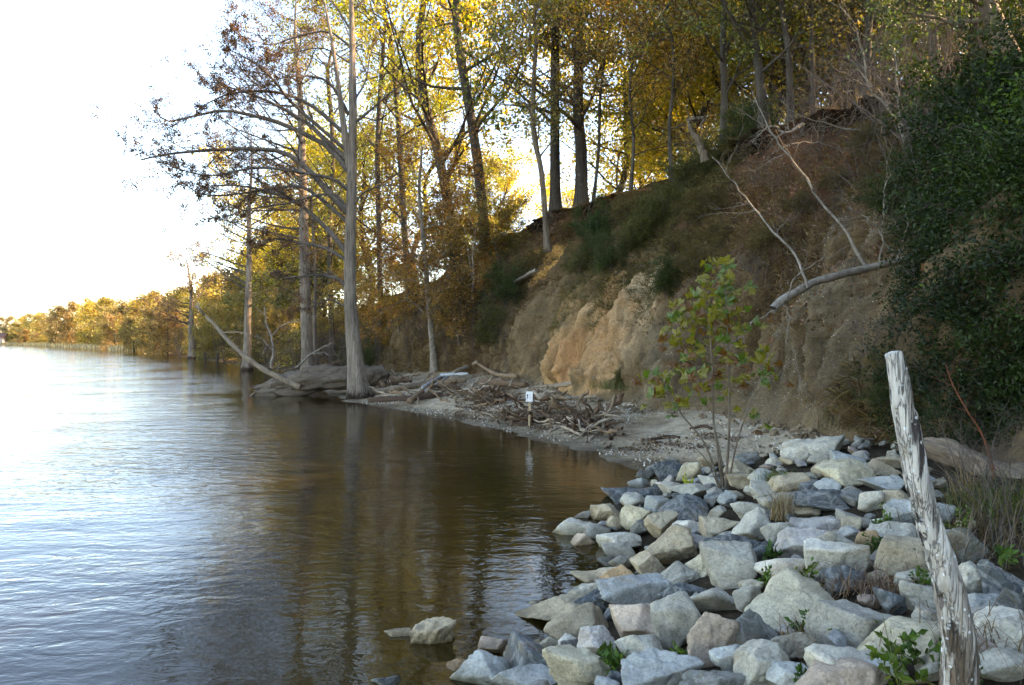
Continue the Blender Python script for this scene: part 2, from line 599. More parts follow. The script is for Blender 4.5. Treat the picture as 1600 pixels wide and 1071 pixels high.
M = dict(
    stone=mat_stone(), soil=mat_soil(), water=mat_water(), drift=mat_drift(), post=mat_post(),
    leaf=mat_leaf('leaf'), leaf_ever=mat_leaf('evergreen_leaf', 0.3, 0.03, (0.10, 0.12, 0.02), 0.2),
    leaf_brown=mat_leaf('dry_leaf', 0.35, 0.03, (0.10, 0.055, 0.025), 0.4),
    syc=mat_leaf('sycamore_leaf', 0.45, 0.02, (0.28, 0.13, 0.02), 0.05),
    cypress=mat_bark('cypress_bark', (0.075, 0.056, 0.040), (0.33, 0.265, 0.205), 0, (9, 9, 0.55), 1.0),
    limb=mat_bark('limb_bark', (0.06, 0.046, 0.036), (0.19, 0.155, 0.125), 0, (4, 4, 4)),
    twig=mat_bark('dark_twig', (0.055, 0.04, 0.032), (0.16, 0.125, 0.10)),
    bark=mat_bark('dark_bark', (0.03, 0.024, 0.018), (0.095, 0.078, 0.06), 0.15),
    tanbark=mat_bark('tan_bark', (0.07, 0.05, 0.034), (0.22, 0.17, 0.12), 0.15),
    pale=mat_bark('bare_wood', (0.12, 0.095, 0.07), (0.33, 0.28, 0.225), 0.2, (3, 3, 3)),
    redstem=mat_bark('red_brown_stem', (0.10, 0.035, 0.018), (0.24, 0.09, 0.045), 0, (4, 4, 4)),
    grass=mat_leaf('grass_blade', 0.35, 0.04, (0.22, 0.15, 0.06), 0.45),
    straw=mat_leaf('straw', 0.25, 0.02, (0.16, 0.10, 0.05), 0.3),
    shell=mat_plain('shell_fragment', (0.52, 0.46, 0.38), 0.7, 0.4, 3),
    white=mat_plain('white_board', (0.78, 0.78, 0.76), 0.5, 0.05), wood=mat_plain('pine_stake', (0.42, 0.30, 0.17), 0.8),
    ink=mat_plain('dark_print', (0.04, 0.04, 0.045), 0.6), roof=mat_plain('red_roof', (0.15, 0.065, 0.05), 0.8),
    siding=mat_plain('house_siding', (0.45, 0.36, 0.30), 0.8),
    glass=mat_plain('window_glass', (0.03, 0.035, 0.04), 0.15),
)

# ------------------------------------------------------------------ terrain: river bed and beach
SHORE = np.array([(-60, -60), (-14, -16), (-5, -6), (-2.6, 0), (-1.3, 3), (-0.45, 5.5), (0.15, 6.5), (0.65, 7.7), (1.05, 8.7), (0.85, 9.7), (1.55, 11.6),
                  (2.45, 13.6), (2.3, 15.1), (1.48, 17.1), (0.0, 19.8), (-2.0, 23.3), (-4.1, 26.5), (-6.6, 29.8), (-8.6, 34), (-10.6, 41),
                  (-14.4, 53), (-25.5, 70), (-43, 100), (-103, 192), (-205, 320), (-290, 412), (-620, 700), (-2600, 1500)], float)

def shore_dist(X, Y):
    best = np.full(X.shape, 1e9)
    sgn = np.ones(X.shape)
    for (ax, ay), (bx, by) in zip(SHORE[:-1], SHORE[1:]):
        dx, dy = bx - ax, by - ay
        l2 = dx * dx + dy * dy
        t = np.clip(((X - ax) * dx + (Y - ay) * dy) / l2, 0, 1)
        ex, ey = X - (ax + t * dx), Y - (ay + t * dy)
        d = np.hypot(ex, ey)
        cr = dx * (Y - ay) - dy * (X - ax)
        m = d < best
        best = np.where(m, d, best)
        sgn = np.where(m, np.where(cr > 0, -1.0, 1.0), sgn)
    return best * sgn

def ground_z(X, Y):
    X = np.asarray(X, float); Y = np.asarray(Y, float)
    P = np.stack([X, Y, np.zeros_like(X)], -1).reshape(-1, 3)
    d = shore_dist(X, Y) + 0.22 * fbm(P * 0.9, 3, 5).reshape(X.shape) * np.clip(Y / 12, 0.2, 1)
    rip = np.interp(d, [-30, -3, 0, 1, 2, 3, 5, 7, 12, 100], [-4, -1.1, -0.12, 0.25, 0.55, 0.78, 1.0, 1.25, 1.5, 1.6])
    bch = np.interp(d, [-30, -4, 0, 1.5, 4, 7, 12, 100], [-4, -0.7, 0.0, 0.17, 0.52, 0.92, 1.1, 1.2])
    w = sstep(12.6, 14.6, Y + 0.25 * (X - 2.5))
    z = rip * (1 - w) + bch * w
    amp = np.where(d > 0, 0.05, 0.03)
    z = z + amp * fbm(P * 0.8 + 9, 4, 3).reshape(X.shape) * np.clip(np.abs(d) / 0.7, 0, 1)
    far = sstep(60, 120, Y)
    z = np.where(far > 0, z * (1 - far) + far * np.clip(d * 0.12, -4, 0.7), z)
    return z

def axis(dense, lo, hi, step, grow=1.18):
    a = list(np.arange(dense[0], dense[1] + 1e-6, step))
    s, x = step, a[-1]
    while x < hi:
        s *= grow; x += s; a.append(x)
    s, x, pre = step, a[0], []
    while x > lo:
        s *= grow; x -= s; pre.append(x)
    return np.array(pre[::-1] + a)

def grid_faces(nx, ny):
    idx = np.arange(nx * ny).reshape(ny, nx)
    return np.stack([idx[:-1, :-1], idx[:-1, 1:], idx[1:, 1:], idx[1:, :-1]], -1).reshape(-1, 4)

gx, gy = axis((-7, 9), -3500, 3500, 0.12), axis((2, 33), -300, 5000, 0.14)
GX, GY = np.meshgrid(gx, gy)
GZ = ground_z(GX, GY)
gV = np.stack([GX, GY, GZ], -1).reshape(-1, 3)
gF = grid_faces(len(gx), len(gy))
GD = shore_dist(GX, GY)
def _bil(A, X, Y):
    X = np.asarray(X, float); Y = np.asarray(Y, float)
    i = np.clip(np.searchsorted(gx, X) - 1, 0, len(gx) - 2); j = np.clip(np.searchsorted(gy, Y) - 1, 0, len(gy) - 2)
    u = (X - gx[i]) / (gx[i + 1] - gx[i]); v = (Y - gy[j]) / (gy[j + 1] - gy[j])
    return (A[j, i] * (1 - u) + A[j, i + 1] * u) * (1 - v) + (A[j + 1, i] * (1 - u) + A[j + 1, i + 1] * u) * v
def ground_z_fast(X, Y): return _bil(GZ, X, Y)
def shore_fast(X, Y): return _bil(GD, X, Y)
g_me = mesh('ground', gV, gF, None, M['soil'])
gd = GD.ravel()
beach_w = sstep(13.0, 14.6, gV[:, 1] + 0.25 * (gV[:, 0] - 2.5))
nz = fbm(gV * [0.5, 0.5, 0], 4, 21)
sand = np.array([0.28, 0.22, 0.155]); shelly = np.array([0.42, 0.355, 0.275]); mud = np.array([0.085, 0.062, 0.035]); bed = np.array([0.042, 0.033, 0.023])
sw = sstep(-0.25, 0.25, nz + 0.25)[:, None]
gc = sand * (1 - sw) + shelly * sw
wetb = sstep(0.16, 0.02, gV[:, 2])[:, None]
gc = gc * (1 - 0.6 * wetb)
gc = bed * (1 - beach_w[:, None]) + gc * beach_w[:, None]
uw = sstep(0.0, -0.25, gV[:, 2])[:, None]
gc = gc * (1 - uw) + mud * uw
lw = sstep(34, 48, gV[:, 1])[:, None]
gc = gc * (1 - lw) + np.array([0.09, 0.065, 0.038]) * lw
ga = np.clip(beach_w * (0.35 + 0.65 * sw[:, 0]) * (1 - lw[:, 0]), 0, 1) * (gd > -0.2)
vcol(g_me, np.hstack([gc * [1.06, 1, 0.86], ga[:, None]]))
ground = tag(put('ground', g_me), kind='structure')

# ------------------------------------------------------------------ the bluff and the plateau behind it
BASE = np.array([(30, -60), (12, -22), (6.6, -8), (5.7, 0), (5.5, 4), (5.75, 8), (6.1, 11), (6.75, 14), (6.8, 16.2), (5.95, 18.2), (4.9, 20), (3.8, 22),
                 (2.2, 26), (0.6, 30), (-1.0, 33.5), (-3.3, 38), (-8, 47), (-13, 58), (-25, 76), (-43, 108), (-103, 202), (-208, 334), (-300, 436), (-660, 740)], float)
SETB = np.array([8, 8, 7, 6.5, 6, 5.5, 5, 4.8, 4.8, 5.2, 5.6, 6, 6, 5.4, 5.4, 5.6, 6.5, 8, 10, 12, 14, 14, 14, 14], float)
HGT = np.array([8, 8, 8, 8, 8, 8, 8.0, 8.0, 8.1, 8.3, 8.5, 8.6, 8.6, 8.2, 8.1, 8.2, 7.6, 6.6, 5, 3.4, 2.4, 2, 2, 2], float)
ln = np.r_[0, np.cumsum(np.hypot(*np.diff(BASE, axis=0).T))]
i_a, i_b = ln[5], ln[16]
sv = np.r_[np.linspace(ln[0], i_a, 70, endpoint=False), np.linspace(i_a, i_b, 700, endpoint=False), np.linspace(i_b, ln[19], 160, endpoint=False), np.linspace(ln[19], ln[-1], 120)]
dsm = np.linspace(0, ln[-1], 4001)
def smooth_line(vals, rad):
    v = np.interp(dsm, ln, vals)
    return v
bxs = np.interp(sv, ln, BASE[:, 0]); bys = np.interp(sv, ln, BASE[:, 1])
# smooth the base line a little by averaging a window of 2 m
off = np.linspace(-1.4, 1.4, 9)
bxs = np.mean([np.interp(sv + o_, ln, BASE[:, 0]) for o_ in off], 0)
bys = np.mean([np.interp(sv + o_, ln, BASE[:, 1]) for o_ in off], 0)
off = np.linspace(-3.5, 3.5, 15)
cx = np.mean([np.interp(sv + o_, ln, BASE[:, 0]) for o_ in off], 0)
cy = np.mean([np.interp(sv + o_, ln, BASE[:, 1]) for o_ in off], 0)
tx, ty = np.gradient(cx, sv), np.gradient(cy, sv)
tl = np.hypot(tx, ty)
inl = np.stack([ty / tl, -tx / tl, 0 * tx], -1)
setb = np.interp(sv, ln, SETB); hgt = np.interp(sv, ln, HGT)
NT = 150
tw = np.linspace(0, 1, NT)
prof_t = [0, 0.05, 0.16, 0.36, 0.5, 0.66, 0.82, 0.92, 0.97, 1.0]
prof_w = [-0.10, 0.0, 0.07, 0.20, 0.32, 0.54, 0.78, 0.93, 0.955, 1.0]
prof_v = [-0.10, 0.0, 0.15, 0.40, 0.535, 0.70, 0.85, 0.935, 0.985, 1.0]
pw, pv = np.interp(tw, prof_t, prof_w), np.interp(tw, prof_t, prof_v)
plat = np.r_[0.35, 0.9, 1.7, 2.8, 4.2, 6, 8.5, 12, 17, 24, 34, 50, 75, 120, 200]
nS, nA = len(sv), NT + len(plat)
z0 = np.interp(bys, [-60, 8, 14, 30, 60, 110, 200], [1.2, 1.25, 0.95, 0.85, 0.8, 0.6, 0.5])
W = np.concatenate([pw[None] * setb[:, None], setb[:, None] + plat[None]], 1)
Z = np.concatenate([z0[:, None] + pv[None] * hgt[:, None], z0[:, None] + hgt[:, None] + 0.03 * plat[None]], 1)
Tn = np.concatenate([tw, np.full(len(plat), 1.2)])[None] * np.ones((nS, 1))
S2 = sv[:, None] * np.ones((1, nA))
base3 = np.stack([bxs, bys, 0 * bxs], -1)
P = base3[:, None] + inl[:, None] * W[..., None]
P[..., 2] = Z
q = P.reshape(-1, 3).copy()
face = (Tn < 1.05).ravel()
Tf, Sf = Tn.ravel(), S2.ravel()
env = np.where(face, sstep(0.0, 0.1, Tf) * 1.0, 0.0)
big = fbm(q * [0.35, 0.35, 0.2], 3, 31) * 0.7
med = fbm(q * [1.1, 1.1, 0.6], 4, 37) * 0.17
fin = fbm(q * 4.2, 4, 41, 0.6) * 0.085 - 0.05 * sstep(0.3, 0.0, np.abs(fbm(q * [2.2, 2.2, 1.6], 3, 44)))
rl = np.stack([Sf * 1.25 + 0.5 * fbm(q * [0.5, 0.5, 0.12], 2, 43), Tf * 1.6, 0 * Sf], -1)
_r = lambda f, tz, sd: np.clip(1 - np.abs(vnoise(rl * [f, tz, 1], sd)) * 2.4, 0, 1) ** 1.6     # 1 in the bottom of a cut
rill = 0.50 * _r(0.8, 0.7, 47) + 0.30 * _r(2.1, 0.8, 48) + 0.12 * _r(5.5, 0.9, 49) + 0.06 * _r(11, 1.0, 50) - 0.2
rmask = sstep(0.03, 0.12, Tf) * sstep(0.62, 0.46, Tf)
disp = env * (big + med + fin) - rmask * rill * 1.25
lip = np.exp(-((Tf - 0.985) / 0.022) ** 2) * (0.35 + 0.45 * vnoise(q * [0.8, 0.8, 0.1], 51))
under = np.exp(-((Tf - 0.93) / 0.03) ** 2) * 0.3
disp = disp + np.where(face, lip - under, 0)
q = q - np.repeat(inl, nA, 0) * disp[:, None]
q[:, 2] += np.where(face, env * 0.10 * fbm(q * 1.7, 3, 53), 0.22 * fbm(q * [0.25, 0.25, 0], 4, 57) + 0.05 * fbm(q * [1.5, 1.5, 0], 3, 58))
farw = sstep(70, 130, q[:, 1])
inl2 = np.repeat(inl, nA, 0)
bF = grid_faces(nA, nS)[:, ::-1]
tree_b = BVHTree.FromPolygons([Vector(v) for v in q], [tuple(f) for f in bF[::1].tolist()], epsilon=0)

def ray(x, y, trees):
    d = Vector(((x - 800) / FOC, 1.0, -(y - HY) / FOC)).normalized()
    best = None
    for tr in trees:
        h = tr.ray_cast(Vector((0, 0, CAM_H)), d)
        if h[0] is not None and (best is None or h[3] < best[1]):
            best = (h[0], h[3])
    return None if best is None else np.array(best[0])

# hollows worn into the face
for x, y, r, dep in ((1412, 450, 0.55, 1.0), (1405, 490, 0.4, 0.6), (985, 580, 0.55, 0.9), (1385, 500, 0.3, -0.3), (1020, 575, 0.8, -0.35), (890, 570, 0.7, 0.2), (1290, 560, 1.4, -0.4), (838, 560, 0.35, 0.45)):
    c = ray(x, y, [tree_b])
    if c is None: continue
    dd = (q - c) * [1, 1, 0.62]
    g = np.exp(-(dd ** 2).sum(1) / r ** 2)
    q = q + inl2 * (g * dep)[:, None]

# soil colours of the face: strata and slumps
P0 = q.copy()
wn = 0.55 * fbm(P0 * 0.9, 4, 61)[:, None] * np.ones((1, 3))
col = np.empty_like(q)
alpha = np.zeros(len(q))
lowc, midc, topc, hum = np.array([0.22, 0.168, 0.105]), np.array([0.14, 0.088, 0.053]), np.array([0.13, 0.075, 0.043]), np.array([0.045, 0.032, 0.02])
tt = (Tf + 0.10 * fbm(P0 * 0.5, 3, 63))[:, None]
col = lowc * (1 - sstep(0.40, 0.56, tt)) + midc * sstep(0.40, 0.56, tt)
col = col * (1 - sstep(0.7, 0.8, tt)) + topc * sstep(0.7, 0.8, tt)
col = col * (1 - sstep(0.90, 0.95, tt)) + hum * sstep(0.90, 0.95, tt)
SOIL = [  # pixel, radius m, colour, shell
    (905, 545, 3.2, (0.33, 0.225, 0.125), 0.0), (960, 480, 2.2, (0.36, 0.27, 0.175), 0.0), (1010, 450, 0.8, (0.40, 0.33, 0.24), 0.1), (940, 520, 1.5, (0.35, 0.225, 0.125), 0.0), (880, 560, 0.9, (0.35, 0.21, 0.11), 0.0),
    (862, 405, 1.7, (0.46, 0.27, 0.09), 0.0), (838, 415, 0.7, (0.46, 0.27, 0.09), 0.0), (985, 320, 1.3, (0.25, 0.125, 0.06), 0), (900, 340, 1.2, (0.21, 0.12, 0.06), 0), (1240, 300, 2.2, (0.17, 0.085, 0.05), 0.15),
    (1310, 270, 1.6, (0.21, 0.095, 0.05), 0.1), (1200, 260, 1.3, (0.2, 0.10, 0.055), 0.05), (1290, 520, 2.6, (0.27, 0.215, 0.14), 1.0), (1230, 580, 2.0, (0.25, 0.205, 0.14), 1.0), (1230, 430, 1.6, (0.21, 0.155, 0.105), 0.9),
    (1110, 560, 2.0, (0.25, 0.19, 0.13), 0.7), (1000, 590, 1.2, (0.27, 0.22, 0.15), 0.5), (1370, 345, 1.0, (0.33, 0.285, 0.23), 0.2), (1340, 470, 0.9, (0.31, 0.255, 0.18), 0.6), (1440, 430, 0.7, (0.27, 0.17, 0.09), 0),
    (720, 560, 3.0, (0.15, 0.10, 0.06), 0)]
fn = fbm(P0 * 0.9, 5, 61, 0.6)
strk = vnoise(np.stack([Sf * 3.5, Tf * 1.5, 0 * Sf], -1), 62)
for x, y, r, c, sh in SOIL:
    ctr = ray(x, y, [tree_b])
    if ctr is None: continue
    d = np.linalg.norm((P0 - ctr) * [1, 1, 0.75], axis=1) + r * (0.75 * fn + 0.3 * strk)
    w = sstep(r * 1.15, r * 0.35, d)
    col = col * (1 - w[:, None]) + np.array(c) * (0.85 if sh > 0.5 else 1.5 if c[0] > 0.3 else 1.0) * w[:, None]
    alpha = alpha * (1 - w) + sh * w
pl = (~face)[:, None]
col = np.where(pl, np.array([0.10, 0.066, 0.035]) * (1 + 0.4 * fbm(P0 * 0.4, 3, 66)[:, None]), col)
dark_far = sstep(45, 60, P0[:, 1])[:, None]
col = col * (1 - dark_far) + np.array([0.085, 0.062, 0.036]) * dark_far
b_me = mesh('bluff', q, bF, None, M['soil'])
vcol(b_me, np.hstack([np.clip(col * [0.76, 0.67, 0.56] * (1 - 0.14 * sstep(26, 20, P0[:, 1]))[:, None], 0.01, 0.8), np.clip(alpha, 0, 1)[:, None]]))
bluff = tag(put('bluff', b_me), kind='structure')

TB = BVHTree.FromPolygons([Vector(v) for v in q], [tuple(f) for f in bF.tolist()], epsilon=0)
TG = BVHTree.FromPolygons([Vector(v) for v in gV], [tuple(f) for f in gF.tolist()], epsilon=0)

def hit(x, y, lift=0.0):
    p = ray(x, y, [TB, TG])
    return p

def down(X, Y):
    """top of the land at X, Y"""
    best = None
    for tr in (TB, TG):
        h = tr.ray_cast(Vector((X, Y, 60)), Vector((0, 0, -1)))
        if h[0] is not None and (best is None or h[0].z > best): best = h[0].z
    return best if best is not None else 0.0

# ------------------------------------------------------------------ water
wx, wy = axis((-6, 4), -3500, 3500, 0.16, 1.12), axis((2.5, 40), -300, 5000, 0.16, 1.1)
WX, WY = np.meshgrid(wx, wy)
dep = -ground_z(WX, WY)
sd = -shore_dist(WX, WY)
keep = (dep > -0.35) | (sd > -0.6)
wV = np.stack([WX, WY, 0 * WX], -1).reshape(-1, 3)
wF = grid_faces(len(wx), len(wy))
wF = wF[keep.ravel()[wF].any(1)]
used = np.unique(wF)
remap = np.full(len(wV), -1); remap[used] = np.arange(len(used))
w_me = mesh('water', wV[used], remap[wF], None, M['water'])
vval(w_me, np.exp(-np.clip(dep.ravel()[used], 0, 5) * 7.5) * 0.9, 'clear')
vval(w_me, (0.22 + 0.78 * sstep(0.0, 9.0, sd.ravel()[used])), 'offshore')
water = tag(put('water', w_me), kind='structure')

# ------------------------------------------------------------------ riprap boulders
import bmesh
def ico(level):
    bm = bmesh.new()
    bmesh.ops.create_icosphere(bm, subdivisions=level, radius=1)
    V = np.array([v.co[:] for v in bm.verts])
    F = np.array([[v.index for v in f.verts] for f in bm.faces])
    bm.free()
    return norm(V), F
ICO = {4: ico(4), 5: ico(5), 6: ico(6)}

def rock_mesh(dims, seed, level=4, rounded=0.3, rough=1.0):
    rg = np.random.default_rng(seed)
    D, F = ICO[level]
    n = rg.integers(8, 13)
    k = np.arange(n) + 0.5                       # spread plane normals over the sphere, then jitter
    ph = np.arccos(1 - 2 * k / n); th = np.pi * (1 + 5 ** 0.5) * k
    Nn = np.stack([np.cos(th) * np.sin(ph), np.sin(th) * np.sin(ph), np.cos(ph)], 1)
    Nn = norm(Nn + rg.normal(size=(n, 3)) * 0.33)
    q = np.linalg.qr(rg.normal(size=(3, 3)))[0]
    Nn = Nn @ q
    d = rg.uniform(0.55, 1.0, n)
    dot = np.maximum(D @ Nn.T, 1e-3)
    p = 64 - 42 * rounded
    r = ((dot / d) ** p).sum(1) ** (-1 / p)
    V = D * r[:, None]
    V = V / (V.max(0) - V.min(0)) * np.asarray(dims)
    V -= (V.max(0) + V.min(0)) / 2
    s = max(dims)
    off = rg.uniform(0, 50, 3)
    ns = 0.022 * s * fbm(V / s * 3.0 + off, 3, 71) + 0.014 * s * rough * fbm(V / s * 9 + off, 4, 72, 0.6)
    chip = np.abs(vnoise(V / s * 5 + off + 9, 73))
    ns -= 0.018 * s * sstep(0.22, 0.0, chip) * (rg.random() < 0.7)
    V = V + D * ns[:, None]
    return mesh('rock', V, None, F, M['stone'])

PALE, GREY, TAN, BLUE, LBLUE, LILAC, CREAM, PINK, DARK, WHITE, ORANGE = ((0.44, 0.43, 0.40, 1), (0.33, 0.325, 0.305, 1), (0.37, 0.32, 0.25, 1), (0.085, 0.10, 0.115, 0.7), (0.31, 0.335, 0.355, 0.8),
    (0.33, 0.315, 0.32, 0.8), (0.49, 0.45, 0.36, 1), (0.42, 0.345, 0.30, 1), (0.13, 0.135, 0.13, 0.75), (0.50, 0.485, 0.455, 0.85), (0.42, 0.29, 0.18, 1))
CNAME = {PALE: 'pale grey', GREY: 'grey', TAN: 'tan grey', BLUE: 'dark blue-grey', LBLUE: 'light blue-grey', LILAC: 'purplish grey', CREAM: 'cream', PINK: 'pinkish', DARK: 'dark charcoal', WHITE: 'whitish', ORANGE: 'orange-tan'}
ROCKS = [
 (895,825,53,28,PALE),(931,835,42,25,GREY),(910,846,31,23,PINK),(906,807,34,14,GREY),(966,853,56,30,WHITE),(968,867,45,22,GREY),(953,881,35,20,DARK),(951,803,45,28,TAN),(959,817,28,20,TAN),
 (993,786,40,24,PALE),(996,806,48,31,CREAM),(1026,797,32,36,LBLUE),(993,775,87,22,BLUE),(1004,757,39,17,LBLUE),(1043,738,42,31,BLUE),(1008,744,25,14,DARK),(1049,752,20,17,LILAC),(1043,764,31,17,WHITE),
 (1077,738,34,28,CREAM),(1077,772,53,28,GREY),(1069,797,60,39,BLUE),(1004,825,34,22,DARK),(1035,825,45,39,TAN),(1077,825,50,20,WHITE),(1055,856,78,62,TAN),(1097,881,50,48,CREAM),(1013,893,45,48,TAN),
 (965,907,45,42,ORANGE),(973,881,39,22,PALE),(1060,898,59,34,GREY),(1144,890,78,64,GREY),(1150,853,84,36,BLUE),(1100,848,42,22,LILAC),(1127,825,48,25,TAN),(1178,825,56,50,PALE),(1119,806,25,25,GREY),
 (1172,800,60,30,WHITE),(1113,783,22,22,BLUE),(1136,780,25,22,LBLUE),(1119,772,25,17,GREY),(1155,736,50,28,TAN),(1155,752,42,22,TAN),(1189,747,34,22,GREY),(1181,769,34,17,GREY),(1164,716,42,17,DARK),
 (1110,727,34,22,TAN),(929,904,62,31,TAN),(987,929,95,48,LBLUE),(926,923,67,25,PALE),(920,948,45,40,BLUE),(868,962,112,38,TAN),(1071,926,67,22,BLUE),(1116,937,87,40,GREY),
 (1267,702,92,39,PALE),(1258,719,22,20,GREY),(1284,720,36,17,GREY),(1328,719,45,22,LBLUE),(1373,736,53,31,TAN),(1323,744,76,40,CREAM),(1292,733,39,25,TAN),(1198,747,34,24,LBLUE),(1236,755,60,30,TAN),
 (1197,766,45,20,GREY),(1298,761,42,22,LBLUE),(1267,761,30,18,BLUE),(1382,758,56,22,LBLUE),(1326,769,34,17,GREY),(1289,783,92,31,BLUE),(1333,780,40,22,DARK),(1362,783,40,31,PALE),(1399,780,36,25,TAN),
 (1410,803,48,36,LBLUE),(1342,817,48,28,GREY),(1331,823,30,24,TAN),(1376,818,22,14,PALE),(1278,821,76,25,LILAC),(1214,834,42,36,GREY),(1225,841,20,28,LBLUE),(1250,853,73,42,LILAC),(1191,862,34,28,BLUE),
 (1326,839,31,25,LBLUE),(1354,848,34,31,ORANGE),(1399,834,84,28,PALE),(1508,853,82,56,DARK),(1300,881,84,60,WHITE),(1318,856,84,42,GREY),(1354,881,36,25,GREY),(1413,876,78,53,TAN),(1230,892,80,36,WHITE),
 (1320,911,53,45,BLUE),(1236,946,146,66,CREAM),(1342,973,130,54,GREY),(1392,943,36,36,BLUE),(1418,907,36,25,GREY),(1443,932,67,42,GREY),(1519,904,56,45,GREY),(1569,909,54,54,BLUE),(1533,942,65,28,LBLUE),(1511,820,28,14,TAN),
 (677,993,58,47,TAN),(774,1014,50,26,PINK),(800,1023,22,17,PINK),(835,1008,24,14,TAN),(753,1050,84,52,LBLUE),(835,1030,84,50,BLUE),(887,1003,25,14,WHITE),(905,1044,97,70,CREAM),(819,1064,89,30,LBLUE),
 (903,976,87,58,TAN),(603,1069,40,14,BLUE),(932,1004,50,40,LILAC),(842,947,30,9,GREY),(1005,975,80,48,PINK),(1062,980,75,85,GREY),(1112,1006,70,88,PINK),(1168,992,86,62,DARK),(1000,1022,65,50,GREY),
 (1035,1054,110,48,LBLUE),(1147,1033,55,38,LBLUE),(1197,1042,78,62,GREY),(1128,1064,115,28,DARK),(968,1062,36,22,BLUE),(1452,970,40,34,GREY),(1422,998,140,34,CREAM),(1530,968,52,38,LILAC),(1572,985,75,50,WHITE),
 (1325,1026,130,48,WHITE),(1315,1057,130,42,PINK),(719,1042,40,16,ORANGE),(622,990,40,14,TAN),(1470,1040,70,40,GREY),(1560,1040,80,44,GREY),(1240,1010,60,40,GREY),(1245,1062,70,30,LBLUE),
 (1465,905,40,30,GREY),(1470,845,40,26,LBLUE),(1470,800,36,22,LBLUE),(1436,760,40,22,GREY),(1350,735,30,18,GREY),(1395,722,40,16,TAN),(1215,790,50,30,GREY),(1255,800,40,26,TAN),(1110,755,30,18,PALE),
 (1085,755,28,16,LBLUE),(1210,722,26,12,PALE),(1232,722,20,10,TAN),(1050,720,20,10,GREY),(1020,735,24,12,DARK),(1595,1010,60,60,GREY),(1580,945,50,40,DARK),(1172,936,40,40,GREY),(1385,1040,60,40,LBLUE)]
CUSTOM = {(677,993): 'tan crumbly rock standing alone in the river off the riprap', (868,962): 'long flat tan slab pointing out into the river', (1236,946): 'big cream boulder with a sagging top edge among the front riprap',
 (1267,702): 'large pale boulder at the far end of the riprap beside the shell beach', (1300,881): 'whitish peaked boulder with streaked triangular face', (1062,980): 'tall grey angular boulder with a sharp shaded side',
 (1422,998): 'long cream slab lying behind the foot of the leaning post', (993,775): 'long dark blue slab by the water near the sapling', (987,929): 'blue-and-white speckled oblong boulder near the water',
 (1508,853): 'dark boulder streaked white just right of the leaning post', (1144,890): 'large flat-faced grey boulder in the middle of the riprap', (965,907): 'orange-tan stained boulder near the waterline',
 (905,1044): 'big cream-grey block at the bottom edge beside the water', (1325,1026): 'whitish boulder with dark veins at the bottom edge', (1342,973): 'long smooth grey boulder in front of the dry grass mat',
 (719,1042): 'orange stone lying under the shallow water', (622,990): 'brownish stone sunk beside the lone crumbly rock', (842,947): 'grey stone barely breaking the water surface'}

def zone(x, y):
    if y > 1000: z = 'along the bottom of the picture'
    elif y > 925: z = 'in the front rows of riprap'
    elif y > 860: z = 'in the middle of the riprap'
    elif y > 795: z = 'halfway up the riprap'
    elif y > 755: z = 'around the foot of the sapling' if x < 1220 else 'behind the dry grass tuft'
    else: z = 'at the far end of the riprap'
    if x > 1440 and y <= 1000: z = 'beyond the leaning post'
    if x < 960 and y < 1000: z = "at the water's edge"
    return z

_PY = np.arange(2.4, 20, 0.03)
def place(x, y, w, h):
    C_ = np.stack([(x - 800) / FOC * _PY, _PY, CAM_H - (y - HY) / FOC * _PY], 1)
    k = C_[:, 2] < np.maximum(ground_z_fast(C_[:, 0], _PY), -0.06) + 0.30 * 0.8 * h * _PY / FOC + 0.04
    return C_[np.argmax(k)] if k.any() else C_[-1]
rows = []
for i, (x, y, w, h, c) in enumerate(ROCKS):
    ctr = place(x, y, w, h)
    s = ctr[1] / FOC
    dep_a = math.atan2(CAM_H - ctr[2], ctr[1])
    wm, hm = w * s * 1.24, h * s * 1.26
    dm = wm * random.Random(i).uniform(0.62, 0.9)
    hz = max(hm * 1.0, 0.5 * wm if h / w > 0.36 else 0.36 * wm)
    ctr = ctr + np.array([0, 0, hm * 0.5 - hz * 0.5])
    rows.append((x, y, w, h, c, ctr, (wm, dm, max(hz, 0.10)), max(wm, hz)))
lab = {}
for r_ in rows:
    x, y, w, h, c, ctr, dims, s = r_
    l = CUSTOM.get((x, y))
    if l is None:
        size = 'small' if s < 0.24 else 'medium' if s < 0.42 else 'large'
        shape = 'flat slab' if h / w < 0.45 else 'upright block' if h / w > 0.8 else 'angular rock'
        l = f'{size} {CNAME[c]} {shape} {zone(x, y)}'
    lab.setdefault(l, []).append((x, y))
ORD = ['first', 'second', 'third', 'fourth', 'fifth', 'sixth', 'seventh', 'eighth']
for i, (x, y, w, h, c, ctr, dims, s) in enumerate(rows):
    l = next(k for k, v in lab.items() if (x, y) in v)
    same = sorted(lab[l])
    if len(same) > 1:
        k = same.index((x, y))
        l = l + (', left one of two' if k == 0 else ', right one of two') if len(same) == 2 else f'{l}, {ORD[min(k, 7)]} from the left'
    me = rock_mesh(dims, 100 + i * 7, 5 if w > 44 else 4, 0.05 + 0.5 * random.Random(i * 3).random() ** 1.5, 3.0 if (x, y) == (677, 993) else 1.0)
    j = random.Random(i).uniform(0.88, 1.12)
    o = put('riprap_rock', me, None, ctr, (c[0] * j * 1.02, c[1] * j, c[2] * j * 0.93, c[3]))
    tag(o, l, 'rock', 'riprap boulders along the shore')
RC = np.array([r_[5] for r_ in rows]); RS = np.array([r_[7] for r_ in rows])

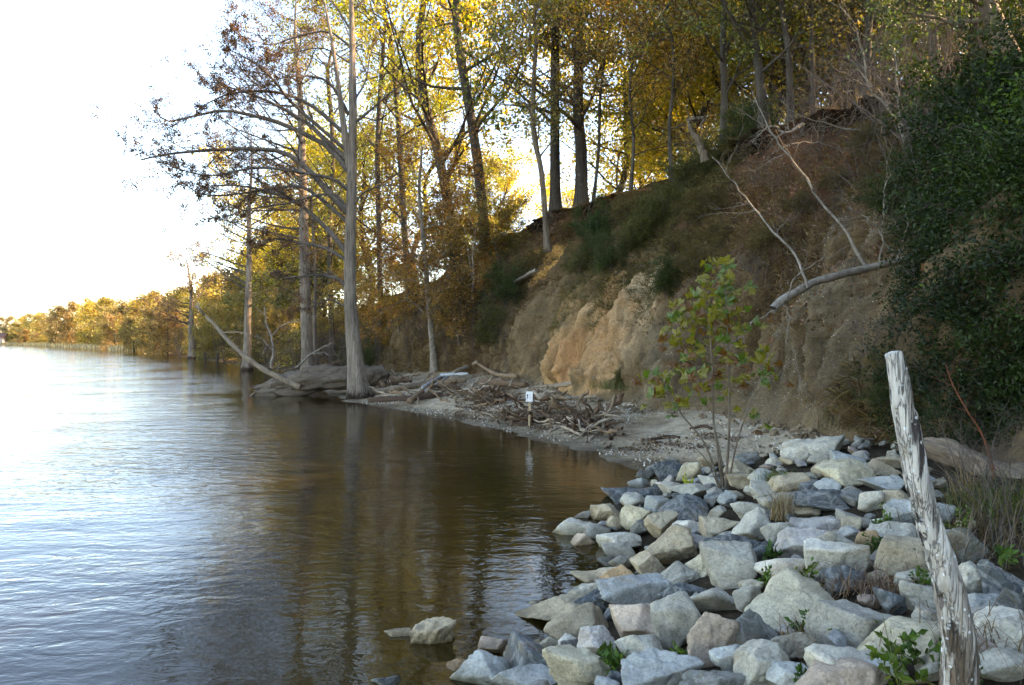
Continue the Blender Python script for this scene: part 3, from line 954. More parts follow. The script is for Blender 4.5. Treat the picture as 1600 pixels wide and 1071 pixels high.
# small stones wedged between the boulders
rg = np.random.default_rng(11)
small = [rock_mesh((1, 0.8, 0.7), 900 + k, 4, 0.35) for k in range(10)]
cols = [PALE, GREY, TAN, BLUE, LBLUE, LILAC, CREAM, PINK, DARK, GREY]
cnt = 0
pts = []
while cnt < 215:
    Y = rg.uniform(2.9, 14.2); X = rg.uniform(-0.8, 6.2)
    px = 800 + X / Y * FOC
    if px > 1640: continue
    d = shore_fast(X, Y)
    if d < -0.25 or d > 5.2 or (px > 1480 and Y > 5) or Y + 0.25 * (X - 2.5) > 12.9: continue
    z = ground_z_fast(X, Y)
    s = rg.uniform(0.11, 0.25)
    p = np.array([X, Y, z + 0.06])
    if (np.linalg.norm((RC - p) * [1, 1, 0.6], axis=1) < RS * 0.36 + s * 0.2).any(): continue
    if pts and (np.linalg.norm(np.array(pts) - p, axis=1) < 0.17).any(): continue
    pts.append(p)
    o = put('riprap_stone', small[cnt % 10], None, p, None)
    o.scale = (s, s * rg.uniform(0.7, 1), s * rg.uniform(0.6, 1))
    o.rotation_euler = (rg.uniform(-0.4, 0.4), rg.uniform(-0.4, 0.4), rg.uniform(0, 6.28))
    c = cols[rg.integers(10)]; j = rg.uniform(0.7, 1.0)
    o.color = (c[0] * j, c[1] * j, c[2] * j, c[3])
    pxy = (800 + X / Y * FOC, HY + (CAM_H - z) / Y * FOC)
    tag(o, f'{"tiny" if s < 0.19 else "small"} {CNAME[c]} filler stone wedged between boulders {zone(*pxy)}', 'stone', f'filler stones {zone(*pxy)}')
    cnt += 1

# ------------------------------------------------------------------ leaning weathered post
pp = catmull([at(1500, 1180, 3.28), at(1499, 1071, 3.25), at(1497, 990, 3.22), at(1478, 900, 3.19), at(1447, 800, 3.16), at(1424, 700, 3.13), at(1408, 620, 3.11), at(1397, 562, 3.10), at(1394, 549, 3.10)], 90)
wpx = np.interp(np.linspace(0, 1, 90), [0, 0.13, 0.26, 0.4, 0.55, 0.7, 0.85, 0.96, 0.985, 1], [60, 57, 50, 42, 37, 32, 29, 27, 21, 3])
pb = pp[0].copy()
loc = pp - pb
V, Qd = tube_batch(loc[None], (wpx / 2 * 3.15 / FOC)[None], 40)
cen = np.repeat(loc, 40, 0)
dirn = norm(V - cen)
V = V + dirn * (0.0045 * fbm(V * [26, 26, 4], 4, 81) + 0.007 * fbm(V * [7, 7, 3.5], 3, 82) - 0.010 * sstep(0.25, 0.6, fbm(V * [22, 22, 2.4] + 5, 3, 83)))[:, None]
post = put('driftwood_post', mesh('driftwood_post', V, Qd, None, M['post']), None, pb)
tag(post, 'tall bleached wooden post with dark flaked patches, leaning left over the riprap', 'post')

# ------------------------------------------------------------------ logs
def log(name, label, pts, radii, color, cat='log', group=None, parent=None, sides=14, seg=40, rough=1.0, mat=None, seed=1):
    pts = np.array([np.asarray(p, float) for p in pts])
    P_ = catmull(pts, seg)
    rr = np.interp(np.linspace(0, 1, seg), np.linspace(0, 1, len(radii)), radii)
    o0 = P_[0].copy()
    X = P_[-1] - P_[0]; X = X / np.linalg.norm(X)
    up = np.array([0, 0, 1.0]) if abs(X[2]) < 0.9 else np.array([0, 1.0, 0])
    Yv = np.cross(up, X); Yv /= np.linalg.norm(Yv)
    Zv = np.cross(X, Yv)
    Rm = np.stack([X, Yv, Zv], 1)
    L = (P_ - o0) @ Rm
    L = np.vstack([L[:1] + [0.25 * rr[0], 0, 0], L, L[-1:] - [0.25 * rr[-1], 0, 0]])
    rr = np.r_[0.004, rr, 0.004]
    V, Qd = tube_batch(L[None], rr[None], sides)
    cen = np.repeat(L, sides, 0)
    s = max(radii)
    dn = norm(V - cen)
    tip = np.repeat(np.r_[0, np.ones(seg), 0], sides)
    V = V + dn * (tip * s * rough * (0.28 * fbm(V / s * [0.35, 1.1, 1.1] + seed, 3, 91) + 0.12 * fbm(V / s * [0.5, 4, 4] + seed, 3, 92)))[:, None]
    endn = np.repeat(np.r_[-1.0, -1, np.zeros(seg - 2), 1, 1], sides)
    V[:, 0] += endn * s * 0.5 * vnoise(V / s * 2.2 + seed, 93)
    o = put(name, mesh(name, V, Qd, None, mat or M['drift']), parent, None, color)
    mw = Matrix(((Rm[0, 0], Rm[0, 1], Rm[0, 2], o0[0]), (Rm[1, 0], Rm[1, 1], Rm[1, 2], o0[1]), (Rm[2, 0], Rm[2, 1], Rm[2, 2], o0[2]), (0, 0, 0, 1)))
    o.matrix_world = mw
    if label: tag(o, label, cat, group)
    return o

def gp(x, y, dz=0.0):
    p = hit(x, y)
    return p + np.array([0, 0, dz])

GREYW, BROWNW, PALEW, DARKW, TANW = (0.25, 0.19, 0.13), (0.155, 0.095, 0.055), (0.37, 0.29, 0.205), (0.075, 0.046, 0.03), (0.235, 0.155, 0.093)
log('fallen_log', 'huge fallen grey trunk lying half in the water beside the buttressed cypress', [at(398, 610, 33.0), at(440, 603, 33.0), at(495, 593, 33.2), at(548, 590, 33.6), at(600, 588, 34.5)], [0.30, 0.46, 0.58, 0.55, 0.46], (0.155, 0.12, 0.088), seg=110, sides=44, rough=1.3, seed=3)
r_ = empty('leaning_dead_tree', at(462, 603, 32.6))
r_.location = at(462, 603, 32.6)
bpy.context.view_layer.update()
def part_log(root, name, pts, radii, color, **k):
    o = log(name, None, pts, radii, color, **k)
    mw = o.matrix_world.copy()
    bpy.context.view_layer.update()
    o.parent = root
    o.matrix_parent_inverse = Matrix.Translation(-root.location)
    o.matrix_world = mw
    return o
tag(r_, 'pale bare dead tree leaning up and left over the water from the fallen trunk', 'dead tree')
part_log(r_, 'trunk', [at(470, 606, 32.6), at(440, 592, 32.8), at(400, 570, 33.2), at(360, 536, 33.8), at(330, 503, 34.4), at(305, 478, 35)], [0.14, 0.115, 0.105, 0.095, 0.07, 0.025], GREYW, seg=50, rough=0.8, seed=5)
part_log(r_, 'branch', [at(318, 492, 34.6), at(312, 482, 34.3), at(308, 472, 34.2)], [0.07, 0.06, 0.03], PALEW, seg=10, sides=7, seed=6)
part_log(r_, 'branch', [at(345, 520, 34.0), at(378, 520, 33), at(410, 530, 32.4)], [0.035, 0.025, 0.01], GREYW, seg=14, sides=6, seed=7)
LOGS = [
 ([(574, 620), (620, 612), (663, 604), (694, 595)], [0.14, 0.13, 0.11, 0.08], GREYW, 'long grey driftwood log running from the cypress foot to the plank heap', 0.12),
 ([(578, 628), (640, 626), (700, 618)], [0.13, 0.15, 0.1], DARKW, 'dark wet driftwood log at the waterline beside the cypress', 0.05),
 ([(660, 616), (694, 593)], [0.07, 0.07], (0.40, 0.40, 0.39), 'straight silvery plank-like timber sloping up the driftwood heap', 0.25),
 ([(665, 619), (700, 596)], [0.06, 0.06], (0.38, 0.38, 0.37), 'second silvery timber lying parallel in the driftwood heap', 0.2),
 ([(690, 597), (731, 595)], [0.08, 0.07], (0.42, 0.42, 0.41), 'level silvery timber on top of the driftwood heap', 0.3),
 ([(708, 596), (730, 585), (746, 577)], [0.11, 0.10, 0.08], PALEW, 'pale log tilted up at the top of the driftwood heap', 0.35),
 ([(746, 578), (757, 585), (776, 596), (808, 600)], [0.06, 0.07, 0.09, 0.09], TANW, 'curved tan branch bent over the top of the driftwood heap', 0.3),
 ([(751, 602), (785, 604), (822, 606)], [0.16, 0.17, 0.10], BROWNW, 'thick brown log below the curved tan branch', 0.1),
 ([(684, 608), (728, 603)], [0.12, 0.10], TANW, 'short tan log in the middle of the driftwood heap', 0.22),
 ([(640, 633), (668, 612), (690, 607)], [0.10, 0.09, 0.06], TANW, 'bent tan root arching at the front of the driftwood', 0.15),
 ([(600, 615), (590, 600), (570, 585)], [0.09, 0.08, 0.05], BROWNW, 'brown limb leaning behind the cypress foot', 0.3),
 ([(555, 588), (600, 592), (640, 600)], [0.16, 0.17, 0.12], BROWNW, 'brown log half hidden behind the cypress foot', 0.1),
 ([(858, 646), (895, 640), (932, 638)], [0.045, 0.05, 0.035], PALEW, 'pale straight stick lying on top of the root tangle', 0.35),
 ([(858, 682), (879, 675), (908, 688)], [0.04, 0.045, 0.03], PALEW, 'pale hooked stick in front of the root tangle', 0.12),
 ([(830, 608), (880, 603), (929, 592)], [0.07, 0.10, 0.06], GREYW, 'grey root snaking along the foot of the sandy cliff', 0.03),
 ([(1012, 690), (1045, 685), (1062, 686)], [0.035, 0.05, 0.03], DARKW, 'dark stick lying on the shell beach', 0.03),
 ([(1078, 672), (1100, 668), (1112, 672)], [0.03, 0.045, 0.03], DARKW, 'short dark stick on the shell beach behind the sapling', 0.03),
 ([(500, 575), (545, 565), (585, 562)], [0.10, 0.12, 0.08], BROWNW, 'brown log lying beyond the fallen trunk', 0.15),
]
for i, (px, rad, c, l, dz) in enumerate(LOGS):
    log('driftwood_log', l, [gp(x, y, dz) for x, y in px], rad, c, group='driftwood logs on the beach', seg=26, sides=12, rough=0.8, seed=20 + i)
log('rotten_log', 'pale split rotten log lying under the evergreen bushes right of the post', [at(1425, 688, 9.1), at(1480, 704, 8.9), at(1540, 728, 8.6), at(1650, 770, 8.2)], [0.08, 0.13, 0.14, 0.13], (0.20, 0.15, 0.105), seg=60, sides=24, rough=1.7, seed=60)

# sticks of the drift pile, each its own
rg = np.random.default_rng(5)
sticks = []
for k in range(7):
    tq = np.linspace(0, 1, 12)
    P_ = np.stack([tq, 0.09 * np.cumsum(rg.normal(size=12)) / 3, 0.08 * np.cumsum(rg.normal(size=12)) / 3], 1)
    P_ -= P_.mean(0)
    rr = 0.026 * (1 - 0.5 * tq) * (1 + 0.25 * rg.normal(size=12)); rr[0] = rr[-1] = 0.004
    V, Qd = tube_batch(P_[None], np.clip(rr, 0.004, 1)[None], 7)
    sticks.append(mesh('driftwood_stick', V, Qd, None, M['drift']))
SEATS = [(705, 618, 60, 12, 52, 'in the heap between the cypress and the sign'), (840, 650, 45, 18, 56, 'in the tangle under the white sign'), (915, 668, 45, 18, 52, 'in the tangle nearest the shell beach'),
         (770, 625, 40, 14, 46, 'in the heap just left of the white sign'), (620, 600, 50, 12, 34, 'behind the long log by the cypress'), (440, 580, 70, 10, 44, 'along the wooded bank left of the cypress'), (1010, 690, 70, 14, 12, 'scattered on the shell beach')]
for x0, y0, sx, sy, n, where in SEATS:
    for k in range(n):
        x, y = x0 + rg.normal() * sx * 0.6, y0 + rg.normal() * sy * 0.55
        p = hit(x, y)
        if p is None or p[2] < -0.02 or p[1] > 70: continue
        lone = 'scattered' in where
        o = put('driftwood_stick', sticks[rg.integers(7)], None, p + [0, 0, 0.03 if lone else abs(rg.normal()) * 0.11 + 0.04])
        s = rg.uniform(0.35, 0.8) if lone else rg.uniform(0.7, 2.0)
        w_ = rg.choice([0.5, 0.8, 1.1, 1.7])
        o.scale = (s, s * w_, s * w_)
        o.rotation_euler = (rg.uniform(0, 6), rg.normal() * (0.1 if lone else 0.35), rg.normal() * 0.9 + 2.2)
        c = (GREYW, BROWNW, TANW, DARKW, BROWNW, PALEW)[rg.integers(6)]
        o.color = (*c, 1)
        cn = {GREYW: 'grey', BROWNW: 'brown', TANW: 'tan', DARKW: 'dark brown', PALEW: 'bleached'}[c]
        tag(o, f'{"long" if s > 1.35 else "short" if s < 0.95 else "mid-length"} {cn} driftwood stick {where}', 'driftwood', f'driftwood sticks {where}')

# uprooted root masses
def root_mass(label, base, size, seed, n=34, color=BROWNW):
    rg = np.random.default_rng(seed)
    root = empty('uprooted_stump', base)
    tag(root, label, 'stump', 'uprooted stumps in the driftwood')
    L = np.zeros((1, 5, 3)); L[0, :, 0] = np.linspace(-0.3, 0.5, 5) * size; L[0, :, 2] = 0.12 * size
    Rr = np.array([[0.02, 0.10, 0.13, 0.10, 0.02]]) * size
    V, Qd = tube_batch(L, Rr, 14)
    V = V + norm(V) * (0.06 * size * fbm(V / size * 5, 3, seed))[:, None]
    put('stump', mesh('stump', V, Qd, None, M['drift']), root, None, color)
    R1, r1 = children(L, Rr, n, rg, (0.05, 0.95), (50, 100), 0.95, 0.5, 10, 0.27, -0.03, 0.34, rmin=0.026 * size, taper=0.3)
    R2, r2 = children(R1, r1, 3, rg, (0.3, 0.9), (30, 80), 0.6, 0.5, 7, 0.25, 0.0, 0.7, taper=0.2)
    mb = MB()
    for A, b_ in ((R1, r1), (R2, r2)):
        A[..., 2] = np.maximum(A[..., 2], 0.02)
        mb.add(*tube_batch(A, b_, 6))
    put('roots', mb.mesh('roots', M['drift']), root, None, color)
    root.rotation_euler = (0, 0, rg.uniform(0, 6))
    root.scale = (1.25, 1.1, 0.62)
root_mass('brown tangle of uprooted roots directly below the white sign', gp(832, 660), 1.15, 1)
root_mass('dark mass of roots at the beach end of the driftwood', gp(925, 676), 1.05, 2, 26, DARKW)
root_mass('spread of twisted roots left of the white sign', gp(775, 630), 1.1, 3)
root_mass('low root tangle between the two larger root masses', gp(880, 662), 0.85, 4, 22)
root_mass('grey roots piled against the silvery timbers', gp(715, 616), 1.1, 5, 24, GREYW)

# ------------------------------------------------------------------ little white sign
Ys = hit(826, 655)[1] - 1.3
sb = at(827, 655, Ys)
sg = empty('notice_sign', sb)
tag(sg, 'small white notice board on a wooden stake in the driftwood', 'sign')
u = Ys / FOC
mb = MB().box((-1.6 * u, -0.02, -0.6), (1.6 * u, 0.02, 42 * u))
put('stake', mb.mesh('stake', M['wood'], False), sg)
bd = put('board', MB().box((-6.0 * u, -0.034, 27 * u), (4.6 * u, -0.021, 43 * u)).mesh('board', M['white'], False), sg)
put('printed_mark', MB().box((-4.4 * u, -0.036, 35 * u), (-2.6 * u, -0.0335, 38.5 * u)).box((-4.2 * u, -0.036, 32.2 * u), (-2.8 * u, -0.0335, 34.4 * u)).mesh('printed_mark', M['ink'], False), bd)
mb = MB()
for k in range(4):
    mb.box((-1.4 * u, -0.036, (31.6 + k * 2.2) * u), ((2.2 + 0.8 * (k % 2)) * u, -0.0335, (32.0 + k * 2.2) * u))
put('printed_lines', mb.mesh('printed_lines', mat_plain('grey_print', (0.35, 0.35, 0.36))), bd)
sg.rotation_euler = (0, R(1.5), R(-8))

# ------------------------------------------------------------------ sycamore sapling in the riprap
YS = place(1128, 762, 30, 20)[1]
rg = np.random.default_rng(8)
sap_base = at(1130, 768, YS)
sap = empty('sycamore_sapling', sap_base)
tag(sap, 'thin young sycamore with broad green and rusty leaves growing out of the riprap', 'tree')
STEMS = [[(1130, 772), (1122, 705), (1115, 660), (1114, 589), (1111, 548), (1107, 500), (1100, 455)], [(1133, 770), (1139, 678), (1139, 589), (1137, 530), (1135, 480), (1132, 420)],
         [(1127, 770), (1103, 697), (1066, 649), (1051, 622), (1030, 590)], [(1131, 770), (1127, 716), (1121, 683)], [(1136, 770), (1152, 690), (1176, 620), (1192, 560), (1186, 495)], [(1126, 772), (1112, 735), (1098, 712), (1085, 700)]]
DY = [0.0, 0.15, -0.2, 0.1, 0.25, -0.1]
Ps = np.array([catmull([at(x, y, YS + dy * k / len(st)) - sap_base for k, (x, y) in enumerate(st)], 24) for st, dy in zip(STEMS, DY)])
Rs = np.array([np.linspace(r0, 0.004, 24) for r0 in (0.02, 0.019, 0.015, 0.014, 0.013, 0.009)])
for a_, b_ in zip(Ps, Rs):
    put('stem', mesh('stem', *tube_batch(a_[None], b_[None], 8), None, M['tanbark']), sap)
CL = [(1130,402),(1122,428),(1150,432),(1150,470),(1135,462),(1060,472),(1085,436),(1095,462),(1052,502),(1078,520),(1100,540),(1140,540),(1040,582),(1026,602),(1085,590),(1150,590),(1180,500),(1190,540),(1195,580),
      (1170,585),(1160,560),(1188,638),(1012,605),(1065,562),(1120,490),(1105,612),(1205,575),(1058,628),(1142,500),(1110,512),(1070,490),(1128,450),(1165,520),(1050,540),(1120,570),(1090,560),(1140,420),(1110,410)]
ang = np.radians([-90, -62, -40, -18, 8, 32, 52, 72, 90, 108, 128, 148, 172, 198, 220, 242])
rad = np.array([0.18, 0.36, 0.42, 0.36, 0.58, 0.46, 0.40, 0.52, 0.68, 0.52, 0.40, 0.46, 0.58, 0.36, 0.42, 0.36])
syc_me = []
for k in range(3):
    r2 = rad * (1 + 0.1 * rg.normal(size=16))
    V = np.stack([r2 * np.cos(ang), r2 * np.sin(ang) + 0.3, 0.16 * r2 * rg.normal(size=16) - 0.75 * r2 ** 2 * (k - 0.6)], 1)
    V = np.vstack([V, [[0, 0.25, 0.03]]])
    syc_me.append(mesh('leaf', V, None, [(16, j, (j + 1) % 16) for j in range(16)], M['syc'], False))
tw = []
allp = Ps.reshape(-1, 3)
for ci, (x, y) in enumerate(CL):
    y = y + (24 if y < 480 else 8)
    c = at(x, y, YS + rg.uniform(-0.35, 0.4)) - sap_base
    cand = allp[(allp[:, 2] < c[2] - 0.02) & (allp[:, 2] > 0.5)]
    nb = cand[np.argmin(np.linalg.norm(cand - c, axis=1))] if len(cand) else allp[10]
    tw.append(np.array([nb, nb * 0.6 + c * 0.4 + [0, 0, 0.03], nb * 0.2 + c * 0.8 + [0, 0, 0.02], c]))
    for k in range(rg.integers(6, 10)):
        pos = c + rg.normal(size=3) * [0.11, 0.11, 0.10]
        lf = put('leaf', syc_me[rg.integers(3)], sap, pos)
        s = rg.uniform(0.10, 0.17)
        lf.scale = (s, s, s)
        lf.rotation_euler = (R(rg.uniform(25, 130)), R(rg.uniform(-45, 45)), R(rg.uniform(-70, 70)))
        u_ = rg.random()
        lf.color = (0.36, 0.17, 0.02, 1) if u_ < (0.12 if y < 560 else 0.3) else (0.46, 0.42, 0.03, 1) if u_ < 0.68 else (0.18, 0.32, 0.025, 1)
tw = np.array(tw)
for a_ in tw:
    put('branch', mesh('branch', *tube_batch(a_[None], np.array([[0.006, 0.005, 0.004, 0.003]]), 5), None, M['tanbark']), sap)

# ------------------------------------------------------------------ weeds, tufts and grass in the riprap
def weed(base, label, h=0.3, n=9, leaf=0.05, color=(0.055, 0.115, 0.018), seed=0, group='green weeds growing between the rocks', lean=0.5):
    rg = np.random.default_rng(seed)
    root = empty('weed', base)
    tag(root, label, 'weed', group)
    t = np.linspace(0, 1, 6)
    d = norm(np.stack([rg.normal(size=n) * lean, rg.normal(size=n) * lean, np.ones(n)], 1)) * (h * rg.uniform(0.5, 1.1, n))[:, None]
    P_ = d[:, None] * t[None, :, None]
    P_[..., 2] -= (t ** 2)[None] * (h * 0.3 * rg.random(n))[:, None]
    put('stem', mesh('stem', *tube_batch(P_, np.tile(np.linspace(0.0035, 0.0015, 6), (n, 1)), 4), None, M['grass']), root, None, (color[0] * 1.2, color[1], color[2]))
    C, D = scatter_on(P_, 12, rg, h * 0.06, 0.3)
    put('foliage', mesh('foliage', *leaves(C, D, leaf, rg, 0.55), None, M['leaf_ever'], False), root, None, color)
WEEDS = [(1198, 908, 0.28, 'on the rocks behind the big cream boulder, left clump'), (1262, 905, 0.26, 'on the rocks behind the big cream boulder, right clump'), (1275, 985, 0.22, 'against the right end of the big cream boulder'), (962, 1035, 0.26, 'in the gap beside the big cream-grey block'),
         (1066, 1030, 0.15, 'under the tall grey angular boulder'), (1250, 1055, 0.18, 'beside the whitish dark-veined boulder'), (1432, 1028, 0.26, 'in front of the long cream slab by the post'), (1405, 1062, 0.30, 'at the bottom edge left of the post'),
         (1368, 855, 0.22, 'beside the whitish peaked boulder'), (1384, 812, 0.20, 'among the rocks left of the post middle'), (1228, 745, 0.22, 'below the large pale far boulder'), (1205, 865, 0.16, 'by the dark blue block in mid riprap'), (1440, 905, 0.16, 'just left of the post'),
         (1415, 870, 0.14, 'on the layered tan boulder'), (1485, 1055, 0.2, 'at the right of the post foot'), (1560, 870, 0.3, 'beside the dark blue block beyond the post'), (1500, 820, 0.3, 'behind the dark boulder beyond the post')]
for i, (x, y, h, l) in enumerate(WEEDS):
    b_ = place(x, y + 12, 30, 20)
    weed(b_, 'leafy green weed ' + l, h * (0.75 + 0.4 * ((i * 7) % 5) / 5), 5 + (i * 3) % 5, 0.036 + 0.006 * (i % 4), color=[(0.055, 0.115, 0.018), (0.08, 0.13, 0.02), (0.04, 0.09, 0.018)][i % 3], seed=300 + i)
weed(place(1072, 762, 20, 10), 'small yellow-green plant growing by the water side of the sapling', 0.22, 6, 0.05, (0.38, 0.40, 0.05), 350)

def tuft(name, label, base, n, h, color, seed, droop=0.9, cat='grass tuft', mat='straw', wid=0.004, spread=0.05, group=None):
    rg = np.random.default_rng(seed)
    k = 7
    t = np.linspace(0, 1, k)
    az = rg.uniform(0, 2 * np.pi, n)
    reach = h * rg.uniform(0.2, 1.1, n) * droop
    hh = h * rg.uniform(0.5, 1.1, n)
    P_ = np.empty((n, k, 3))
    st = rg.normal(size=(n, 2)) * spread
    P_[..., 0] = st[:, :1] + (np.cos(az) * reach)[:, None] * t ** 1.3
    P_[..., 1] = st[:, 1:] + (np.sin(az) * reach)[:, None] * t ** 1.3
    P_[..., 2] = hh[:, None] * (t * 1.6 - t ** 2.4 * (0.6 + 0.9 * droop * rg.random(n)[:, None])) 
    side = np.stack([-np.sin(az), np.cos(az), 0 * az], 1)[:, None] * (wid * (1 - t * 0.9))[None, :, None]
    V = np.stack([P_ - side, P_ + side], 2)
    idx = np.arange(n * k * 2).reshape(n, k, 2)
    Qd = np.stack([idx[:, :-1, 0], idx[:, :-1, 1], idx[:, 1:, 1], idx[:, 1:, 0]], -1).reshape(-1, 4)
    o = put(name, mesh(name, V.reshape(-1, 3), Qd, None, M[mat]), None, base, color)
    return tag(o, label, cat, group)
STRAW = (0.36, 0.26, 0.14)
tuft('grass_tuft', 'dry straw-coloured grass tuft arching over rocks in mid riprap', place(1222, 812, 30, 20), 170, 0.42, STRAW, 1)
tuft('grass_tuft', 'brown matted dry grass behind the small dark pointed rock', place(1372, 928, 30, 20), 200, 0.20, (0.17, 0.10, 0.055), 2, 1.8, spread=0.14)
tuft('grass_tuft', 'thin dry grass hanging below the big cream boulder', place(1245, 1000, 30, 20), 50, 0.2, (0.2, 0.13, 0.07), 3, 1.2)
tuft('grass_tuft', 'dry brown grass at the foot of the post, to its right', place(1560, 1010, 30, 20), 110, 0.25, (0.15, 0.10, 0.055), 4, 1.4, spread=0.2)
tuft('grass_tuft', 'pale dry grass standing in front of the rotten log', gp(1510, 790), 120, 0.5, STRAW, 5, 0.8)
tuft('grass_tuft', 'green arching grass below the evergreen bushes at the right edge', gp(1590, 810), 520, 0.42, (0.07, 0.11, 0.02), 6, 1.0, mat='grass', spread=0.22, wid=0.005)
tuft('grass_tuft', 'green grass clump under the end of the rotten log', gp(1540, 795), 260, 0.28, (0.09, 0.12, 0.03), 7, 1.0, mat='grass', spread=0.2)
tuft('grass_tuft', 'low green grass growing over rocks below the pale far boulder', place(1222, 752, 30, 20), 260, 0.16, (0.13, 0.20, 0.03), 8, 1.2, mat='grass', spread=0.12)
tuft('grass_tuft', 'sparse green grass at the cliff foot beside the dark cave', gp(960, 608), 380, 0.45, (0.12, 0.15, 0.04), 9, 1.0, mat='grass', spread=0.3, wid=0.006)
tuft('grass_tuft', 'dry grass on the bank at the beach corner behind the pale boulder', gp(1350, 670), 400, 0.4, (0.20, 0.15, 0.07), 10, 1.1, spread=0.35, wid=0.006)
tuft('grass_tuft', 'dry brown weeds over the dark bank behind the post, nearer clump', gp(1535, 835), 240, 0.32, (0.13, 0.085, 0.045), 11, 1.3, spread=0.3)
tuft('grass_tuft', 'dry brown weeds over the dark bank by the right border', gp(1590, 870), 240, 0.34, (0.11, 0.08, 0.04), 12, 1.3, spread=0.3)
st = np.array([at(1478, 570, 8.6), at(1488, 600, 8.5), at(1510, 640, 8.45), at(1535, 680, 8.4), at(1552, 735, 8.35), at(1556, 790, 8.3)])
rs = empty('dead_weed', st[-1])
tag(rs, 'red-brown dead weed stem leaning left in front of the evergreen bushes', 'dead stem')
sp = catmull(st[::-1] - st[-1], 20)[None]
mb = MB().add(*tube_batch(sp, np.linspace(0.016, 0.006, 20)[None], 7))
c1, cr = children(sp, np.linspace(0.016, 0.006, 20)[None], 9, np.random.default_rng(2), (0.4, 1.0), (25, 60), 0.22, 0.5, 5, 0.1, 0.03, 0.45)
mb.add(*tube_batch(c1, cr, 4))
put('stem', mb.mesh('stem', M['redstem']), rs)

# ------------------------------------------------------------------ fallen clods at the foot of the cliff
rg = np.random.default_rng(19)
D2, F2 = ico(2)
cand = np.where((Tf > 0.02) & (Tf < 0.09) & (q[:, 1] > 14) & (q[:, 1] < 34))[0]
mb = MB()
for k in rg.choice(cand, 480):
    s_ = 0.03 + 0.10 * rg.random() ** 3
    V = D2 * (1 + 0.3 * rg.normal(size=(len(D2), 1))) * s_ * rg.uniform(0.6, 1.2, 3)
    p_ = q[k] - inl2[k] * rg.uniform(0.05, 0.6)
    mb.add(V + [p_[0], p_[1], ground_z_fast(p_[0], p_[1]) + 0.01], None, F2)
c_me = mb.mesh('soil_clods', M['soil'], False)
vcol(c_me, np.tile([0.22, 0.16, 0.10, 0.3], (len(c_me.vertices), 1)))
tag(put('soil_clods', c_me), 'crumbled clods of soil fallen along the cliff foot', 'clods', kind='stuff')

# ------------------------------------------------------------------ shells and litter
def flakes(name, C, size, rg, mat, color, up=0.6):
    n = len(C)
    nn = norm(rg.normal(size=(n, 3)) * [1, 1, 0.6] + [0, 0, up])
    a = norm(np.cross(nn, rg.normal(size=(n, 3))))
    b_ = np.cross(nn, a)
    s = (size * rg.uniform(0.4, 1.3, n))[:, None]
    V = np.stack([C + a * s, C + b_ * s * 0.7 + nn * s * 0.35, C - a * s * 0.8, C - b_ * s * 0.6 + nn * s * 0.2], 1).reshape(-1, 3)
    o = put(name, mesh(name, V, np.arange(n * 4).reshape(n, 4), None, mat, False), None, None, color)
    return o
rg = np.random.default_rng(13)
n = 26000
X = rg.uniform(-6, 8.5, n); Y = rg.uniform(13.4, 33, n)
d = shore_dist(X, Y)
zz = ground_z(X, Y)
dens = 0.5 + 0.6 * fbm(np.stack([X, Y, 0 * X], -1) * 0.7, 3, 4)
k = (d > 0.05) & (d < 8) & (rg.random(n) < dens)
Pk = np.stack([X, Y, zz + 0.014], -1)[k]
flakes('beach_pebbles', Pk[::3], 0.05, rg, M['drift'], (0.24, 0.18, 0.125), 0.9)
tag(bpy.data.objects['beach_pebbles'], 'brown pebbles and bark chips on the little beach', 'pebbles', kind='stuff')
flakes('shell_fragments', Pk, 0.030, rg, M['shell'], (1, 1, 1, 1))
tag(bpy.data.objects['shell_fragments'], 'white shell fragments strewn over the little beach', 'shells', kind='stuff')
xw = rg.uniform(0, 1, 4500)
Yw = 14.2 + xw * 12
Xw = np.interp(Yw, SHORE[:, 1][11:20], SHORE[:, 0][11:20]) + rg.choice([0.7, 1.5, 2.6], 4500) + rg.normal(size=4500) * 0.16 + 0.25 * np.sin(Yw * 1.3)
kw = fbm(np.stack([Xw, Yw, 0 * Xw], -1) * 0.8, 3, 6) > 0.05
flakes('wrack_litter', np.stack([Xw, Yw, ground_z(Xw, Yw) + 0.02], -1)[kw], 0.038, rg, M['leaf_brown'], (0.10, 0.06, 0.035), 0.9)
tag(bpy.data.objects['wrack_litter'], 'dark lines of leaf and bark litter washed up on the beach', 'litter', kind='stuff')
idx = rg.integers(0, len(q), 150000)
ai = alpha[idx]
idx = idx[(rg.random(len(idx)) < ai * 0.6) & (q[idx, 1] < 34)]
flakes('cliff_shells', q[idx] + rg.normal(size=(len(idx), 3)) * 0.03 - inl2[idx] * 0.01, 0.015, rg, M['shell'], (1, 1, 1, 1), 0.2)
tag(bpy.data.objects['cliff_shells'], 'fossil shell bits sticking out of the cliff face', 'shells', kind='stuff')
fi = np.where((Tf > np.where(q[:, 1] < 24, 0.22, 0.42)) & (Tf < 0.97) & (q[:, 1] > 8) & (q[:, 1] < 50) & (fbm(q * 0.6, 3, 77) > -0.1))[0]
idx = rg.choice(fi, 22000)
flakes('leaf_litter', q[idx] - inl2[idx] * 0.03 + rg.normal(size=(len(idx), 3)) * 0.05, 0.05, rg, M['leaf_brown'], (0.20, 0.105, 0.05), 0.5)
tag(bpy.data.objects['leaf_litter'], 'brown fallen leaves caught on the upper slope', 'leaf litter', kind='stuff')

